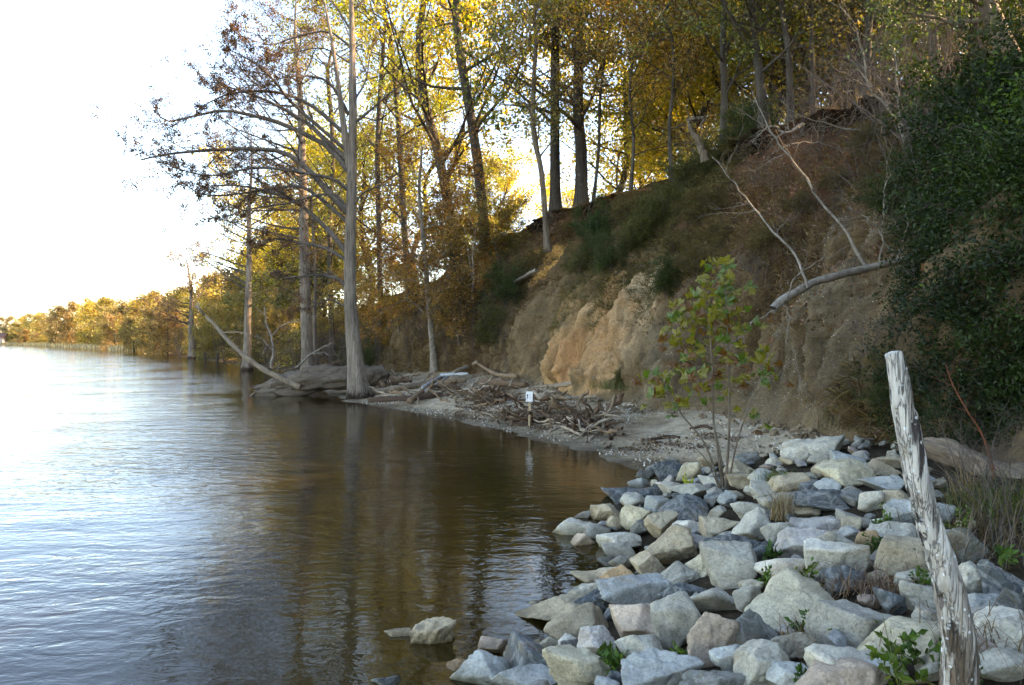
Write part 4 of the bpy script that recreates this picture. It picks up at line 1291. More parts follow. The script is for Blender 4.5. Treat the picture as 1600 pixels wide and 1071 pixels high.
# ------------------------------------------------------------------ trees
def tree(name, label, base, trunks, radii, rg, l1, l2=None, l3=None, l4=None, per=12, spread=0.12, leaf=0.13, aspect=0.65, color=(0.2, 0.2, 0.04), bark='bark', twig=None,
         leafmat='leaf', flare=0.7, fh=0.7, lobes=0.0, limbs=None, group=None, cat='tree', sides=14, flat=0.0, t0=0.25, leafskip=0.0, tufts=None):
    """trunks: list of polylines relative to base; l1..l4: settings of each order of branches; leaves sit on the last order"""
    root = empty(name, base)
    tag(root, label, cat, group)
    mb = MB()
    lev = []
    for ti, (tp, tr) in enumerate(zip(trunks, radii)):
        K = 36
        P_ = catmull(tp, K)
        rr = np.interp(np.linspace(0, 1, K), np.linspace(0, 1, len(tr)), tr)
        if ti == 0:
            hh = P_[:, 2] - P_[0, 2]
            fl = flare * np.exp(-np.maximum(hh, 0) / fh)
            a = np.linspace(0, 2 * np.pi, sides, endpoint=False)
            lo = (1 + fl[:, None] * (1 + lobes * np.cos(5 * a + 1)[None] + 0.5 * lobes * np.cos(3 * a)[None]))
            V, Qd = tube_batch(P_[None], rr[None], sides, lambda _a: lo[None])
        else:
            V, Qd = tube_batch(P_[None], rr[None], sides)
        V = V + 0.06 * rr.max() * fbm(V * 2.2 / max(rr.max(), 0.15), 3, 15)[:, None] * norm(V - np.repeat(P_, sides, 0))
        mb.add(V, Qd)
        lev.append((P_, rr))
    put('trunk', mb.mesh('trunk', M[bark]), root)
    A = np.array([catmull(p, 36) for p, _ in lev]); B = np.array([r for _, r in lev])
    mb = MB()
    cur = []
    if limbs:
        LP = np.array([catmull(p, 14) for p, _ in limbs]); LR = np.array([np.linspace(r0, r0 * 0.2, 14) for _, r0 in limbs])
        for lp_, lr_ in zip(LP, LR):
            put('limb', mesh('limb', *tube_batch(lp_[None], lr_[None], 8), None, M['limb' if bark == 'cypress' else bark]), root)
        cur.append((LP, LR))
    if l1:
        P1, R1 = children(A, B, rng=rg, **l1)
        mb.add(*tube_batch(P1, R1, 6))
        if limbs and P1.shape[1] != 14:
            P1 = np.array([catmull(p, 14) for p in P1]); R1 = np.array([np.interp(np.linspace(0, 1, 14), np.linspace(0, 1, R1.shape[1]), r) for r in R1])
        cur.append((P1, R1))
    last = (np.concatenate([c[0] for c in cur]), np.concatenate([c[1] for c in cur]))
    for l, sd in ((l2, 4), (l3, 3), (l4, 3)):
        if l is None: continue
        last = children(*last, rng=rg, **l)
        mb.add(*tube_batch(*last, sd))
    put('branches', mb.mesh('branches', M[twig or bark]), root)
    if per:
        Pl = last[0]
        if leafskip:
            Pl = Pl[rg.random(len(Pl)) > leafskip]
        if tufts is not None:
            Pl = Pl[tufts(Pl[:, -1])]
        C, D = scatter_on(Pl, per, rg, spread, t0)
        put('crown', mesh('crown', *leaves(C, D, leaf, rg, aspect, 0.4, flat), None, M[leafmat], False), root, None, color)
    return root

def rel(pts, base): return [np.asarray(p, float) - base for p in pts]

# --- the great cypress at the water's edge
rg = np.random.default_rng(101)
YC = 31.0
cb = at(564, 626, YC); cb[2] = -0.3
tp = [cb, at(558, 590, YC), at(548, 480, YC), at(547, 400, YC), at(549, 300, YC), at(551, 180, YC), at(550, 60, YC), at(548, -40, YC), at(548, -110, YC)]
LIMB = [
 ([(546, 336), (517, 305), (479, 263), (441, 238), (390, 233), (327, 235), (263, 241), (220, 250)], 0.15, -2.0),
 ([(543, 250), (505, 216), (476, 190), (422, 160), (378, 143), (330, 128)], 0.12, 1.5), ([(545, 215), (517, 190), (486, 165), (441, 146), (390, 143), (352, 149), (318, 165)], 0.10, -2.5),
 ([(546, 270), (510, 228), (441, 194), (403, 183), (352, 173), (305, 181), (262, 190), (240, 172)], 0.12, 0.5), ([(545, 180), (530, 152), (511, 127), (479, 119), (441, 122), (397, 140)], 0.08, -1.5),
 ([(548, 100), (505, 76), (455, 83), (420, 88)], 0.04, 1.0), ([(549, 75), (511, 49), (455, 60), (425, 70), (385, 60), (360, 45)], 0.05, -1.5), ([(547, 240), (500, 200), (454, 159), (429, 127), (397, 98), (358, 78)], 0.09, -3.0),
 ([(546, 345), (530, 308), (495, 305), (454, 317), (390, 327), (350, 340)], 0.08, -1.2), ([(546, 350), (495, 306), (467, 292), (422, 295), (359, 305), (311, 303), (280, 280)], 0.09, 2.0),
 ([(545, 456), (531, 438), (502, 430), (470, 432), (432, 436)], 0.10, -0.8), ([(546, 410), (509, 388), (470, 380), (432, 373), (400, 381)], 0.09, 0.8), ([(545, 400), (521, 369), (499, 346), (465, 318), (420, 300), (370, 290), (310, 292)], 0.13, 1.2),
 ([(545, 482), (516, 469), (496, 476), (455, 488)], 0.045, -0.6), ([(552, 195), (581, 171), (613, 143), (644, 127)], 0.06, -0.8), ([(552, 160), (571, 127), (578, 89), (590, 40)], 0.05, 0.6), ([(549, 50), (520, 5), (480, -20), (420, -30)], 0.05, -1),
 ([(549, 20), (590, -20), (640, -50)], 0.05, 1), ([(547, 330), (570, 300), (610, 290), (650, 300)], 0.05, -1.2), ([(547, 300), (520, 280), (470, 270), (400, 262), (330, 275), (270, 262)], 0.09, -3.2)]
limbs = []
for pts, r0, dy in LIMB:
    n = len(pts)
    limbs.append((rel([at(x, y, YC + dy * (k / (n - 1)) ** 1.2) for k, (x, y) in enumerate(pts)], cb), r0))
ld = rel([at(546, 262, YC), at(538, 206, YC - .1), at(533, 165, YC - .2), at(527, 120, YC - .3), at(516, 50, YC - .4), at(500, -30, YC - .5)], cb)
tipx = (rel([at(470, 300, YC)], cb)[0])[0]
tree('cypress_tree', "great grey bald cypress with flared foot at the water's edge, long bare limbs sweeping left", cb, [rel(tp, cb), ld], [[0.34, 0.31, 0.26, 0.24, 0.21, 0.17, 0.12, 0.07, 0.03], [0.15, 0.13, 0.11, 0.09, 0.06, 0.02]], rg,
     None, dict(n_per=17, t=(0.28, 1.0), ang=(20, 55), length=0.24, jit=0.6, k=8, wander=0.10, up=0.01, rr=0.42, rmin=0.012, prof=lambda t: np.interp(t, [0.2, 0.7, 1], [1.1, 1.0, 0.5])),
     dict(n_per=7, t=(0.15, 1), ang=(25, 65), length=0.34, jit=0.6, k=4, wander=0.16, up=0.02, rr=0.6, rmin=0.007),
     None, per=36, spread=0.055, leaf=0.095, aspect=0.45, color=(0.15, 0.08, 0.042), bark='cypress', twig='twig', leafmat='leaf_brown', flare=0.85, fh=1.0, lobes=0.5, limbs=limbs, sides=32, leafskip=0.25,
     tufts=lambda e: (rg.random(len(e)) < sstep(-1.0, -6.0, e[:, 0]) * 0.85 + 0.07))

# --- the other cypresses along the bank
def cypress(label, bx, by, Y, top_y, r0, seed, color, lean=0, left=1.0, n1=26, ln=0.30, t0=0.35, bark='cypress', per=14, z=-0.1, up=0.0, skip=0.2, topx=None, leaf=0.12, len0=None):
    rg = np.random.default_rng(seed)
    b = at(bx, by, Y); b[2] = z
    top = at(topx if topx is not None else bx + lean, top_y, Y)
    H = top[2] - b[2]
    pts = [np.zeros(3)] + [np.array([(top[0] - b[0]) * f + 0.12 * rg.normal() * f, 0.15 * rg.normal() * f, H * f]) for f in (0.12, 0.3, 0.5, 0.7, 0.88, 1.0)]
    return tree('cypress_tree', label, b, [pts], [[r0, r0 * .95, r0 * .85, r0 * .7, r0 * .5, r0 * .25, 0.02]], rg,
         dict(n_per=n1, t=(t0, 0.99), ang=(55, 92), length=ln, jit=0.45, k=9, wander=0.07, up=0.03 + up, rr=0.36, bias=(-0.9 * left, -0.2, 0.25), prof=lambda t: np.interp(t, [0, 0.4, 0.8, 1], [1.1, 1.15, 0.8, 0.4])),
         dict(n_per=10, t=(0.2, 1), ang=(30, 65), length=0.27, jit=0.5, k=6, wander=0.12, up=0.02, rr=0.5, rmin=0.010),
         dict(n_per=5, t=(0.2, 1), ang=(30, 65), length=0.4, jit=0.5, k=3, wander=0.15, up=0.02, rr=0.6, rmin=0.007), None,
         per=per, spread=0.10, leaf=leaf, aspect=0.4, color=color, bark=bark, twig='twig', leafmat='leaf_brown', flare=0.7, fh=0.9, lobes=0.3, sides=20, leafskip=skip, flat=0.3, group='cypresses along the river bank')
cypress('tall straight cypress just left of the great cypress, sunlit upper trunk', 482, 590, 45, -20, 0.35, 111, (0.30, 0.155, 0.05), topx=462, per=12, ln=0.24)
cypress('slender dark cypress standing behind the leaning dead tree', 386, 577, 60, 215, 0.30, 112, (0.16, 0.11, 0.06), topx=393, ln=0.30, per=10)
cypress('flat-topped small cypress far along the bank', 301, 562, 98, 404, 0.42, 113, (0.22, 0.13, 0.06), topx=294, n1=20, ln=0.42, t0=0.35, per=9, leaf=0.22, up=0.03, left=0.5)
cypress('thin cypress stem close behind the tall straight cypress', 494, 583, 46, 260, 0.14, 114, (0.28, 0.15, 0.05), topx=488, per=10, n1=16)

# --- pale-trunked tree with rusty foliage above the driftwood
rg = np.random.default_rng(120)
YB = 37.0
b = gp(680, 580); YB = b[1]
tp = rel([at(680, 585, YB), at(676, 540, YB), at(668, 450, YB), at(662, 380, YB), at(655, 300, YB), at(660, 230, YB)], b)
BR = [([(666, 430), (640, 395), (600, 380), (560, 372)], .05, -1), ([(665, 420), (690, 400), (720, 370), (750, 330)], .05, -.5), ([(660, 350), (640, 320), (615, 310), (600, 290)], .04, .5), ([(672, 500), (640, 470), (610, 480), (585, 500)], .035, -1.2),
      ([(668, 450), (700, 440), (735, 430), (760, 415)], .04, -1), ([(674, 530), (700, 515), (725, 505), (735, 520)], .03, -.6), ([(664, 400), (630, 400), (590, 420), (560, 440)], .04, -1.5), ([(658, 320), (680, 290), (690, 250), (700, 210)], .035, .4), ([(656, 300), (640, 260), (620, 220)], .03, .3)]
limbs = [(rel([at(x, y, YB + dy * k / 3) for k, (x, y) in enumerate(p)], b), r) for p, r, dy in BR]
tree('beech_tree', 'pale slender trunk with rusty foliage sprays above the driftwood heap', b, [tp], [[0.19, 0.16, 0.14, 0.12, 0.09, 0.04]], rg, dict(n_per=12, t=(0.3, 0.95), ang=(60, 95), length=0.3, jit=0.4, k=8, up=0.03, rr=0.3),
     dict(n_per=11, t=(0.2, 1), ang=(35, 65), length=0.4, jit=0.5, k=6, wander=0.12, up=0.0, rr=0.5, rmin=0.008), dict(n_per=5, t=(0.2, 1), ang=(30, 60), length=0.4, jit=0.5, k=4, wander=0.14, rr=0.6, rmin=0.005), None,
     per=14, spread=0.10, leaf=0.12, color=(0.32, 0.155, 0.035), bark='pale', leafmat='leaf', limbs=limbs, flat=0.6, sides=16)

# --- tall broadleaf trees on the bluff, each with the trunk the photograph shows
YEL, OLV, GOLD, BRN, RUST, DKG = (0.52, 0.41, 0.03), (0.13, 0.155, 0.022), (0.52, 0.42, 0.05), (0.22, 0.165, 0.04), (0.34, 0.20, 0.035), (0.045, 0.07, 0.016)
def broadleaf(label, px, Y, rad, seed, color, ext=9, n1=17, ln=0.34, leaf=0.21, per=12, t0=0.3, bark='bark', cat='tree', zfix=None, spread=0.16, name='broadleaf_tree', group='tall trees on the bluff'):
    rg = np.random.default_rng(seed)
    pts = [at(x, y, Y) for x, y in px]
    gz = down(pts[0][0], Y)
    b = np.array([pts[0][0], Y, gz - 0.15])
    pts[0] = b
    dirn = (pts[-1] - pts[-2]); dirn /= np.linalg.norm(dirn)
    dirn = dirn * 0.6 + np.array([0, 0, 0.4])
    for k in (1, 2, 3):
        pts.append(pts[-1] + dirn * ext / 3 + rg.normal(size=3) * [0.25, 0.25, 0])
    n = len(pts)
    rr = 0.82 * rad * np.interp(np.linspace(0, 1, n), [0, 0.5, 1], [1, 0.75, 0.08])
    return tree(name, label, b, [rel(pts, b)], [rr], rg,
        dict(n_per=n1 + 5, t=(t0 * 0.5, 0.99), ang=(35, 80), length=ln, jit=0.35, k=8, wander=0.11, up=0.05, rr=0.42, prof=lambda t: np.interp(t, [0, 0.5, 1], [1, 1, 0.5])),
        dict(n_per=8, t=(0.2, 1), ang=(30, 65), length=0.38, jit=0.4, k=5, wander=0.14, up=0.03, rr=0.5, rmin=0.012),
        dict(n_per=6, t=(0.2, 1), ang=(30, 70), length=0.42, jit=0.4, k=3, wander=0.16, up=0.0, rr=0.6, rmin=0.008), None,
        per=per, spread=spread, leaf=leaf, color=color, bark=bark, group=group, cat=cat, leafskip=0.35 if Y > 30 else 0.1)
broadleaf('thick dark leaning trunk with bright yellow-green crown, left of the pair behind the beech', [(716, 395), (700, 320), (682, 230), (660, 140), (655, 60)], 45, 0.40, 201, YEL, n1=20)
broadleaf('thick dark trunk with yellow-green crown, right of the leaning pair', [(762, 350), (748, 270), (735, 180), (720, 90), (712, 20)], 42, 0.38, 202, YEL, ext=8, n1=18, t0=0.4)
broadleaf('twisted tan trunk at the crest edge with olive crown', [(856, 325), (846, 270), (834, 210), (834, 130), (838, 60)], 35.5, 0.17, 203, (0.21, 0.19, 0.035), ext=3, bark='tanbark', n1=15, ln=0.28, leaf=0.11)
broadleaf('dark straight trunk standing right behind the twisted tan trunk', [(868, 315), (867, 200), (868, 60)], 39, 0.34, 204, OLV, ext=6, t0=0.35)
broadleaf('stout trunk with one sunlit side on the crest', [(908, 305), (908, 240), (903, 170), (905, 60)], 38, 0.40, 205, BRN, ext=7, t0=0.45)
broadleaf('thin dark trunk right of the stout sunlit trunk', [(925, 300), (935, 240), (938, 150), (950, 60)], 36, 0.10, 206, (0.27, 0.17, 0.045), ext=4, n1=13, leaf=0.11)
broadleaf('straight trunk with olive crown near the dead snag', [(1128, 226), (1132, 150), (1130, 60), (1136, -40)], 27.5, 0.17, 207, OLV, ext=6, n1=18, t0=0.25, leaf=0.11, per=13, spread=0.16)
broadleaf('grey trunk leaning left above the fallen branches', [(1195, 190), (1186, 110), (1176, 30), (1170, -60)], 24.5, 0.18, 208, (0.17, 0.14, 0.026), ext=5, n1=15, leaf=0.10, per=12, spread=0.15)
broadleaf('near-black straight trunk among golden leaves', [(1236, 170), (1232, 90), (1222, 10), (1220, -70)], 24, 0.13, 209, OLV, ext=5, n1=15, leaf=0.10, per=12, spread=0.15)
broadleaf('slim dark trunk with brown leaves on the crest', [(1272, 150), (1268, 70), (1266, -30)], 24, 0.10, 210, (0.14, 0.10, 0.025), ext=5, n1=13, leaf=0.10, per=12, spread=0.15)
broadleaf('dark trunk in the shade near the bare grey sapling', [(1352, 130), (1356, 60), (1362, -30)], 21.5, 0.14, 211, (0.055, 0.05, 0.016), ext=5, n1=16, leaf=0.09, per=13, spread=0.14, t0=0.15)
broadleaf('big rough trunk leaning left at the top of the bluff by the right border', [(1612, 190), (1590, 120), (1560, 50), (1536, -10), (1500, -90)], 15.5, 0.24, 212, DKG, ext=4, n1=12, leaf=0.08, bark='tanbark', t0=0.5, spread=0.12)
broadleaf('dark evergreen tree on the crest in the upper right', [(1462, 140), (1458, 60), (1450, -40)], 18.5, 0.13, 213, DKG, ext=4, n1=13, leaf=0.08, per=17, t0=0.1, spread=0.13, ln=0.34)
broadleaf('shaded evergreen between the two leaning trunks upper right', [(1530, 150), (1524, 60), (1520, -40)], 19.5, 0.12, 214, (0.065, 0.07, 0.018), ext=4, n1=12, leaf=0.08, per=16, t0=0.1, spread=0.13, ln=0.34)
broadleaf('slim trunk rising from the slope behind the great cypress, olive-gold crown', [(596, 470), (592, 360), (590, 220), (598, 90)], 52, 0.24, 215, (0.30, 0.29, 0.035), ext=4, n1=18, t0=0.3)
broadleaf('olive-leaved tree behind the tall straight cypress', [(520, 490), (515, 380), (520, 230), (512, 120)], 58, 0.26, 216, (0.22, 0.19, 0.03), ext=4, n1=18, t0=0.25, leaf=0.17)
broadleaf('round-crowned olive tree whose top shows between great cypress and leaning pair', [(640, 440), (630, 330), (622, 180), (610, 60)], 55, 0.3, 217, (0.25, 0.24, 0.03), ext=5, n1=18, t0=0.3, leaf=0.17)
broadleaf('young tree with rusty crown on the crest before the golden light', [(985, 288), (990, 220), (984, 150), (990, 90)], 33, 0.09, 218, RUST, ext=2.5, n1=16, leaf=0.11, t0=0.2)
broadleaf('young tree with brown-gold crown left of the dead snag', [(1050, 262), (1046, 200), (1052, 130), (1050, 60)], 31, 0.10, 219, (0.30, 0.19, 0.04), ext=3, n1=15, leaf=0.11, t0=0.3)

# --- a forest of further trees behind them, copies of three kinds
protos = []
for k, (H, seed) in enumerate(((15, 301), (17, 302), (13, 303))):
    rg = np.random.default_rng(seed)
    pts = [np.array([rg.normal() * 0.25 * f, rg.normal() * 0.25 * f, H * f / 6]) for f in range(7)]
    pts[0] = np.array([0, 0, -0.3])
    p = tree('broadleaf_tree', 'tree', (0, 0, 0), [pts], [[0.26, 0.22, 0.19, 0.16, 0.12, 0.08, 0.02]], rg,
        dict(n_per=26, t=(0.12, 0.99), ang=(35, 80), length=0.3, jit=0.35, k=7, wander=0.11, up=0.05, rr=0.42, prof=lambda t: np.interp(t, [0, 0.5, 1], [1, 1, 0.5])),
        dict(n_per=7, t=(0.2, 1), ang=(30, 65), length=0.4, jit=0.4, k=5, wander=0.14, up=0.03, rr=0.5, rmin=0.015),
        dict(n_per=4, t=(0.2, 1), ang=(30, 70), length=0.45, jit=0.4, k=3, wander=0.16, rr=0.6, rmin=0.01), None, per=18, spread=0.25, leaf=0.20, color=OLV)
    protos.append(p)
# understory: thin multi-stem
und = []
for k in range(2):
    rg = np.random.default_rng(330 + k)
    stems = []
    for s_ in range(3):
        d = np.array([rg.normal() * 0.5, rg.normal() * 0.5, 0])
        stems.append([d * 0.05, d * 0.4 + [0, 0, 1.2], d * 0.9 + [0, 0, 2.6], d * 1.4 + [0, 0, 4.2 + rg.random()]])
    und.append(tree('understory_tree', 'tree', (0, 0, 0), stems, [[0.05, 0.04, 0.03, 0.008]] * 3, rg, dict(n_per=11, t=(0.15, 0.98), ang=(45, 85), length=0.36, jit=0.4, k=6, wander=0.12, up=0.02, rr=0.5),
        dict(n_per=8, t=(0.15, 1), ang=(30, 65), length=0.42, jit=0.4, k=5, wander=0.15, rr=0.55, rmin=0.006), dict(n_per=4, t=(0.2, 1), ang=(30, 65), length=0.45, jit=0.4, k=3, wander=0.15, rr=0.6, rmin=0.004), None,
        per=14, spread=0.09, leaf=0.10, color=RUST, bark='tanbark', flat=0.4))
# bare brush
brush = []
for k in range(3):
    rg = np.random.default_rng(350 + k)
    stems = []
    for s_ in range(6):
        d = np.array([rg.normal(), rg.normal() * 0.8, 0]) * 0.6
        stems.append([d * 0.05, d * 0.5 + [0, 0, 0.6], d * 1.1 + [0, 0, 1.1 + rg.random() * .5], d * 1.7 + [rg.normal() * .2, 0, 1.5 + rg.random()]])
    brush.append(tree('bare_bush', 'bush', (0, 0, 0), stems, [[0.018, 0.014, 0.010, 0.003]] * 6, rg, dict(n_per=9, t=(0.1, 1), ang=(25, 70), length=0.5, jit=0.5, k=7, wander=0.22, up=0.0, rr=0.6),
        dict(n_per=6, t=(0.15, 1), ang=(25, 70), length=0.5, jit=0.5, k=5, wander=0.25, rr=0.65, rmin=0.0025), None, None, per=0, bark='twig', cat='bush', flare=0.1, sides=6))
# leafy shrub kinds
shr = []
for k in range(3):
    rg = np.random.default_rng(370 + k)
    stems = []
    for s_ in range(5):
        d = np.array([rg.normal(), rg.normal(), 0]) * 0.35
        stems.append([d * 0.05, d * 0.5 + [0, 0, 0.3], d * 1.0 + [0, 0, 0.65], d * 1.5 + [0, 0, 0.95 + 0.3 * rg.random()]])
    shr.append(tree('shrub', 'shrub', (0, 0, 0), stems, [[0.016, 0.012, 0.008, 0.003]] * 5, rg, dict(n_per=9, t=(0.1, 1), ang=(35, 80), length=0.45, jit=0.4, k=6, wander=0.15, up=0.03, rr=0.6),
        dict(n_per=7, t=(0.15, 1), ang=(30, 70), length=0.5, jit=0.4, k=4, wander=0.18, rr=0.6, rmin=0.003), None, None, per=36, spread=0.055, leaf=0.046, aspect=0.5, color=(0.06, 0.10, 0.02), bark='twig', leafmat='leaf_ever', cat='shrub', flare=0.1, sides=6))

_first = set()
def spawn(proto, loc, rz, s, label, group, color, name=None, tilt=(0, 0)):
    if proto.name not in _first:
        _first.add(proto.name)
        proto.location = loc; proto.rotation_euler = (tilt[0], tilt[1], rz); proto.scale = (s,) * 3 if np.isscalar(s) else s
        proto['label'] = label; proto['group'] = group
        for c in proto.children:
            if c.name.split('.')[0] == 'crown' and color is not None: c.color = (*color, 1)
        return proto
    src = proto
    r = copy_thing(src, loc, rz, s, label, group, color, tilt)
    return r

rg = np.random.default_rng(400)
DOL, DBR = (0.07, 0.078, 0.018), (0.11, 0.08, 0.025)
GLD = [YEL, GOLD, (0.30, 0.26, 0.04), BRN, (0.22, 0.23, 0.035), OLV, RUST]
CN = {YEL: 'yellow', GOLD: 'golden', (0.30, 0.26, 0.04): 'amber', BRN: 'brown', (0.22, 0.23, 0.035): 'olive-yellow', OLV: 'olive', RUST: 'rusty', DOL: 'dark olive', DBR: 'dark brown'}
n = 0
spots = []
FOR = [(778, 74), (850, 82), (575, 62), (650, 66), (705, 74), (965, 52), (1000, 60), (1060, 58), (1085, 50), (1110, 40), (1165, 44), (1205, 36), (1215, 52), (1250, 35), (1290, 40), (1310, 31),
       (1335, 44), (1380, 29), (1400, 38), (1430, 28), (1480, 30), (1500, 36), (1560, 27), (1590, 34), (545, 75), (500, 72), (470, 85), (440, 80)]
for x, Y in FOR:
    X = (x - 800) / FOC * Y
    c = GLD[rg.integers(len(GLD))]
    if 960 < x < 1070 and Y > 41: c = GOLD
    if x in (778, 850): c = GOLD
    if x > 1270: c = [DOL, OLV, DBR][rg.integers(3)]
    z = down(X, Y)
    where = 'behind the great cypress' if x < 620 else 'behind the leaning trunk pair' if x < 790 else 'behind the twisted tan trunk' if x < 900 else 'in the sunlit gap behind the crest' if x < 1075 else 'behind the trunks above the fallen branches' if x < 1290 else 'in the shaded wood at the upper right'
    spots.append([where, c, X, Y, z, x])
from collections import Counter
cc = Counter((s_[0], s_[1]) for s_ in spots)
seen = Counter()
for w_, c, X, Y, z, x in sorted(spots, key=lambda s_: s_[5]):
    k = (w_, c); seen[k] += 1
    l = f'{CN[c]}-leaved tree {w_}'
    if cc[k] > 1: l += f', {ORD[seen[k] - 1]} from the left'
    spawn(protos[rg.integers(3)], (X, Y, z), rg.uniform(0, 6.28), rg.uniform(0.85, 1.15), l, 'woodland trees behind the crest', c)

for k, (X, Y) in enumerate(((13.5, 9.5), (14, 4), (15, -2), (17, 7), (18, 1), (14, -8), (18, -14), (21, 12), (20, -5))):  # unseen trees added to block sky light from the right
    spawn(protos[k % 3], (X, Y, down(X, Y)), k * 1.9, 1.0, 'unseen woodland tree added for shade on the bluff beyond the right border of the picture', 'unseen shade trees added beyond the right border', OLV)

# trees along the far bank
farp = []
for k in range(3):
    rg2 = np.random.default_rng(430 + k)
    H = 11
    pts = [np.array([rg2.normal() * 0.2 * f, 0, H * f / 5]) for f in range(6)]; pts[0] = np.array([0, 0, -0.5])
    farp.append(tree('bank_tree', 'tree', (0, 0, 0), [pts], [[0.2, 0.17, 0.14, 0.1, 0.06, 0.02]], rg2, dict(n_per=34, t=(0.03, 0.99), ang=(45, 85), length=0.36, jit=0.4, k=6, wander=0.12, up=0.05, rr=0.45, prof=lambda t: np.interp(t, [0, 0.5, 1], [1, 0.9, 0.45])),
        dict(n_per=7, t=(0.2, 1), ang=(30, 70), length=0.42, jit=0.4, k=4, wander=0.15, rr=0.5, rmin=0.03), None, None, per=34, spread=0.42, leaf=0.34, color=GOLD))
FAR = [(8, 390, 42, BRN), (30, 385, 40, GOLD), (52, 360, 48, (0.30, 0.26, 0.04)), (70, 330, 44, GOLD), (88, 300, 55, BRN), (105, 285, 62, BRN), (125, 260, 66, RUST), (140, 250, 58, GOLD), (152, 235, 72, YEL), (168, 225, 74, (0.30, 0.26, 0.04)), (185, 210, 60, GOLD),
       (198, 200, 70, BRN), (212, 180, 72, GOLD), (228, 170, 80, RUST), (246, 160, 82, GOLD), (262, 150, 78, BRN), (280, 140, 86, (0.30, 0.26, 0.04)), (318, 126, 92, GOLD), (338, 118, 96, BRN), (356, 110, 104, GOLD), (374, 104, 100, RUST), (398, 98, 118, (0.22, 0.23, 0.035)), (420, 94, 125, BRN), (448, 90, 135, GOLD),
       (240, 138, 56, BRN), (262, 122, 52, RUST), (335, 100, 62, BRN), (365, 92, 74, OLV), (415, 82, 96, OLV), (450, 78, 120, BRN), (475, 76, 150, OLV), (505, 74, 170, (0.22, 0.23, 0.035)), (180, 190, 44, RUST), (210, 160, 40, BRN)]
fl = Counter(c for *_, c in FAR); fs = Counter()
HAZE_BROWN = lambda c_: tuple(0.5 * a + 0.5 * b_ for a, b_ in zip(c_, (0.22, 0.155, 0.09)))  # blend mutes far foliage in place of haze, and browns it
for x, Y, hp, c in sorted(FAR, key=lambda s_: s_[0]):
    X = (x - 800) / FOC * Y
    H = (hp * 0.86 + 2) * Y / FOC + 2.2
    s = H / 12.2
    fs[c] += 1
    l = f'{CN[c]} autumn tree on the far river bank, {["first","second","third","fourth","fifth","sixth","seventh","eighth","ninth","tenth","eleventh","twelfth","thirteenth"][fs[c]-1]} {CN[c]} one from the left'
    spawn(farp[rg.integers(3)], (X, Y, max(down(X, Y), 0.0)), rg.uniform(0, 6.28), (s * 1.15, s * 1.15, s), l, 'trees along the far bank', HAZE_BROWN(c))

BUSH = [(int(x), np.interp(x, [-120, 0, 60, 180, 300, 370, 480], [430, 405, 318, 190, 104, 76, 60]), h_) for x, h_ in zip(range(2, 500, 11), list(np.random.default_rng(3).uniform(0.22, 0.5, 47)))]
for i, (x, Y, s) in enumerate(BUSH):
    X = (x - 800) / FOC * Y + 1.5
    c = [BRN, GOLD, OLV, RUST, (0.30, 0.26, 0.04)][i % 5]
    s = s * np.interp(Y, [60, 400], [0.75, 1.7])
    l = f'low {CN[c]} bush at the edge of the far bank, {["first","second","third","fourth","fifth","sixth","seventh","eighth","ninth","tenth"][i // 5]} {CN[c]} bush from the left'
    spawn(farp[i % 3], (X, Y, max(down(X, Y), 0.0) - 0.3), i * 1.1, (s * 1.5, s * 1.5, s), l, 'low bushes along the far bank', HAZE_BROWN(c))

# understory on the left slope and bank
UND = [(590, 560, RUST, 1.0), (625, 520, RUST, 0.9), (720, 540, (0.26, 0.15, 0.035), 0.9), (640, 455, RUST, 1.1), (745, 470, (0.22, 0.14, 0.03), 0.9), (560, 540, BRN, 1.1), (520, 560, BRN, 1.0), (440, 566, BRN, 1.1), (415, 568, (0.18, 0.13, 0.04), 1.0),
       (780, 420, BRN, 0.8), (800, 345, RUST, 0.8), (755, 385, RUST, 1.0), (700, 440, (0.26, 0.15, 0.035), 1.2), (340, 566, BRN, 1.3), (1040, 272, BRN, 0.55), (1075, 250, RUST, 0.5), (1000, 285, BRN, 0.5), (960, 300, RUST, 0.6)]
uc = Counter(); 
for i, (x, y, c, s) in enumerate(UND):
    p = hit(x, y)
    if p is None: continue
    near = 'on the crest' if y < 310 else 'on the wooded slope' if y < 500 else 'by the driftwood bank'
    uc[near] += 1
    spawn(und[i % 2], p - [0, 0, 0.1], i * 1.7, s, f'small bushy tree with {"rusty" if c == RUST else "brown"} leaves {near}, {ORD[(uc[near] - 1) % 8]} of its row{" again" if uc[near] > 8 else ""}', 'small rusty understory trees', c)

BR = [(1320, 200, 1.0), (1375, 190, 1.1), (1420, 220, 1.2), (1440, 290, 1.0), (1290, 190, 0.9), (1400, 280, 0.9), (1250, 215, 0.7), (1150, 235, 0.7), (1090, 255, 0.7), (1345, 300, 0.7), (1460, 180, 1.2),
      (740, 560, 1.1), (700, 575, 1.0), (640, 575, 1.2), (590, 575, 1.3), (540, 575, 1.2), (500, 578, 1.3), (460, 582, 1.7), (420, 578, 1.6), (380, 572, 1.7), (520, 588, 1.5), (545, 592, 1.4), (350, 566, 1.6), (320, 563, 1.8), (280, 558, 2.2), (785, 545, 0.9), (795, 590, 0.6), (765, 500, 0.9), (700, 500, 1.2), (660, 540, 1.3),
      (1050, 270, 0.8), (1000, 285, 0.8), (950, 295, 0.9), (790, 350, 1.2), (740, 385, 1.4), (1180, 290, 0.5), (1500, 200, 1.2), (1540, 260, 1.0), (1525, 800, 0.4), (1580, 830, 0.4), (1230, 380, 0.5), (1180, 440, 0.45), (1300, 350, 0.5), (1330, 430, 0.4), (1280, 250, 0.6), (1215, 300, 0.5), (1420, 380, 0.5), (1360, 560, 0.35), (1390, 650, 0.5), (1340, 650, 0.45)]
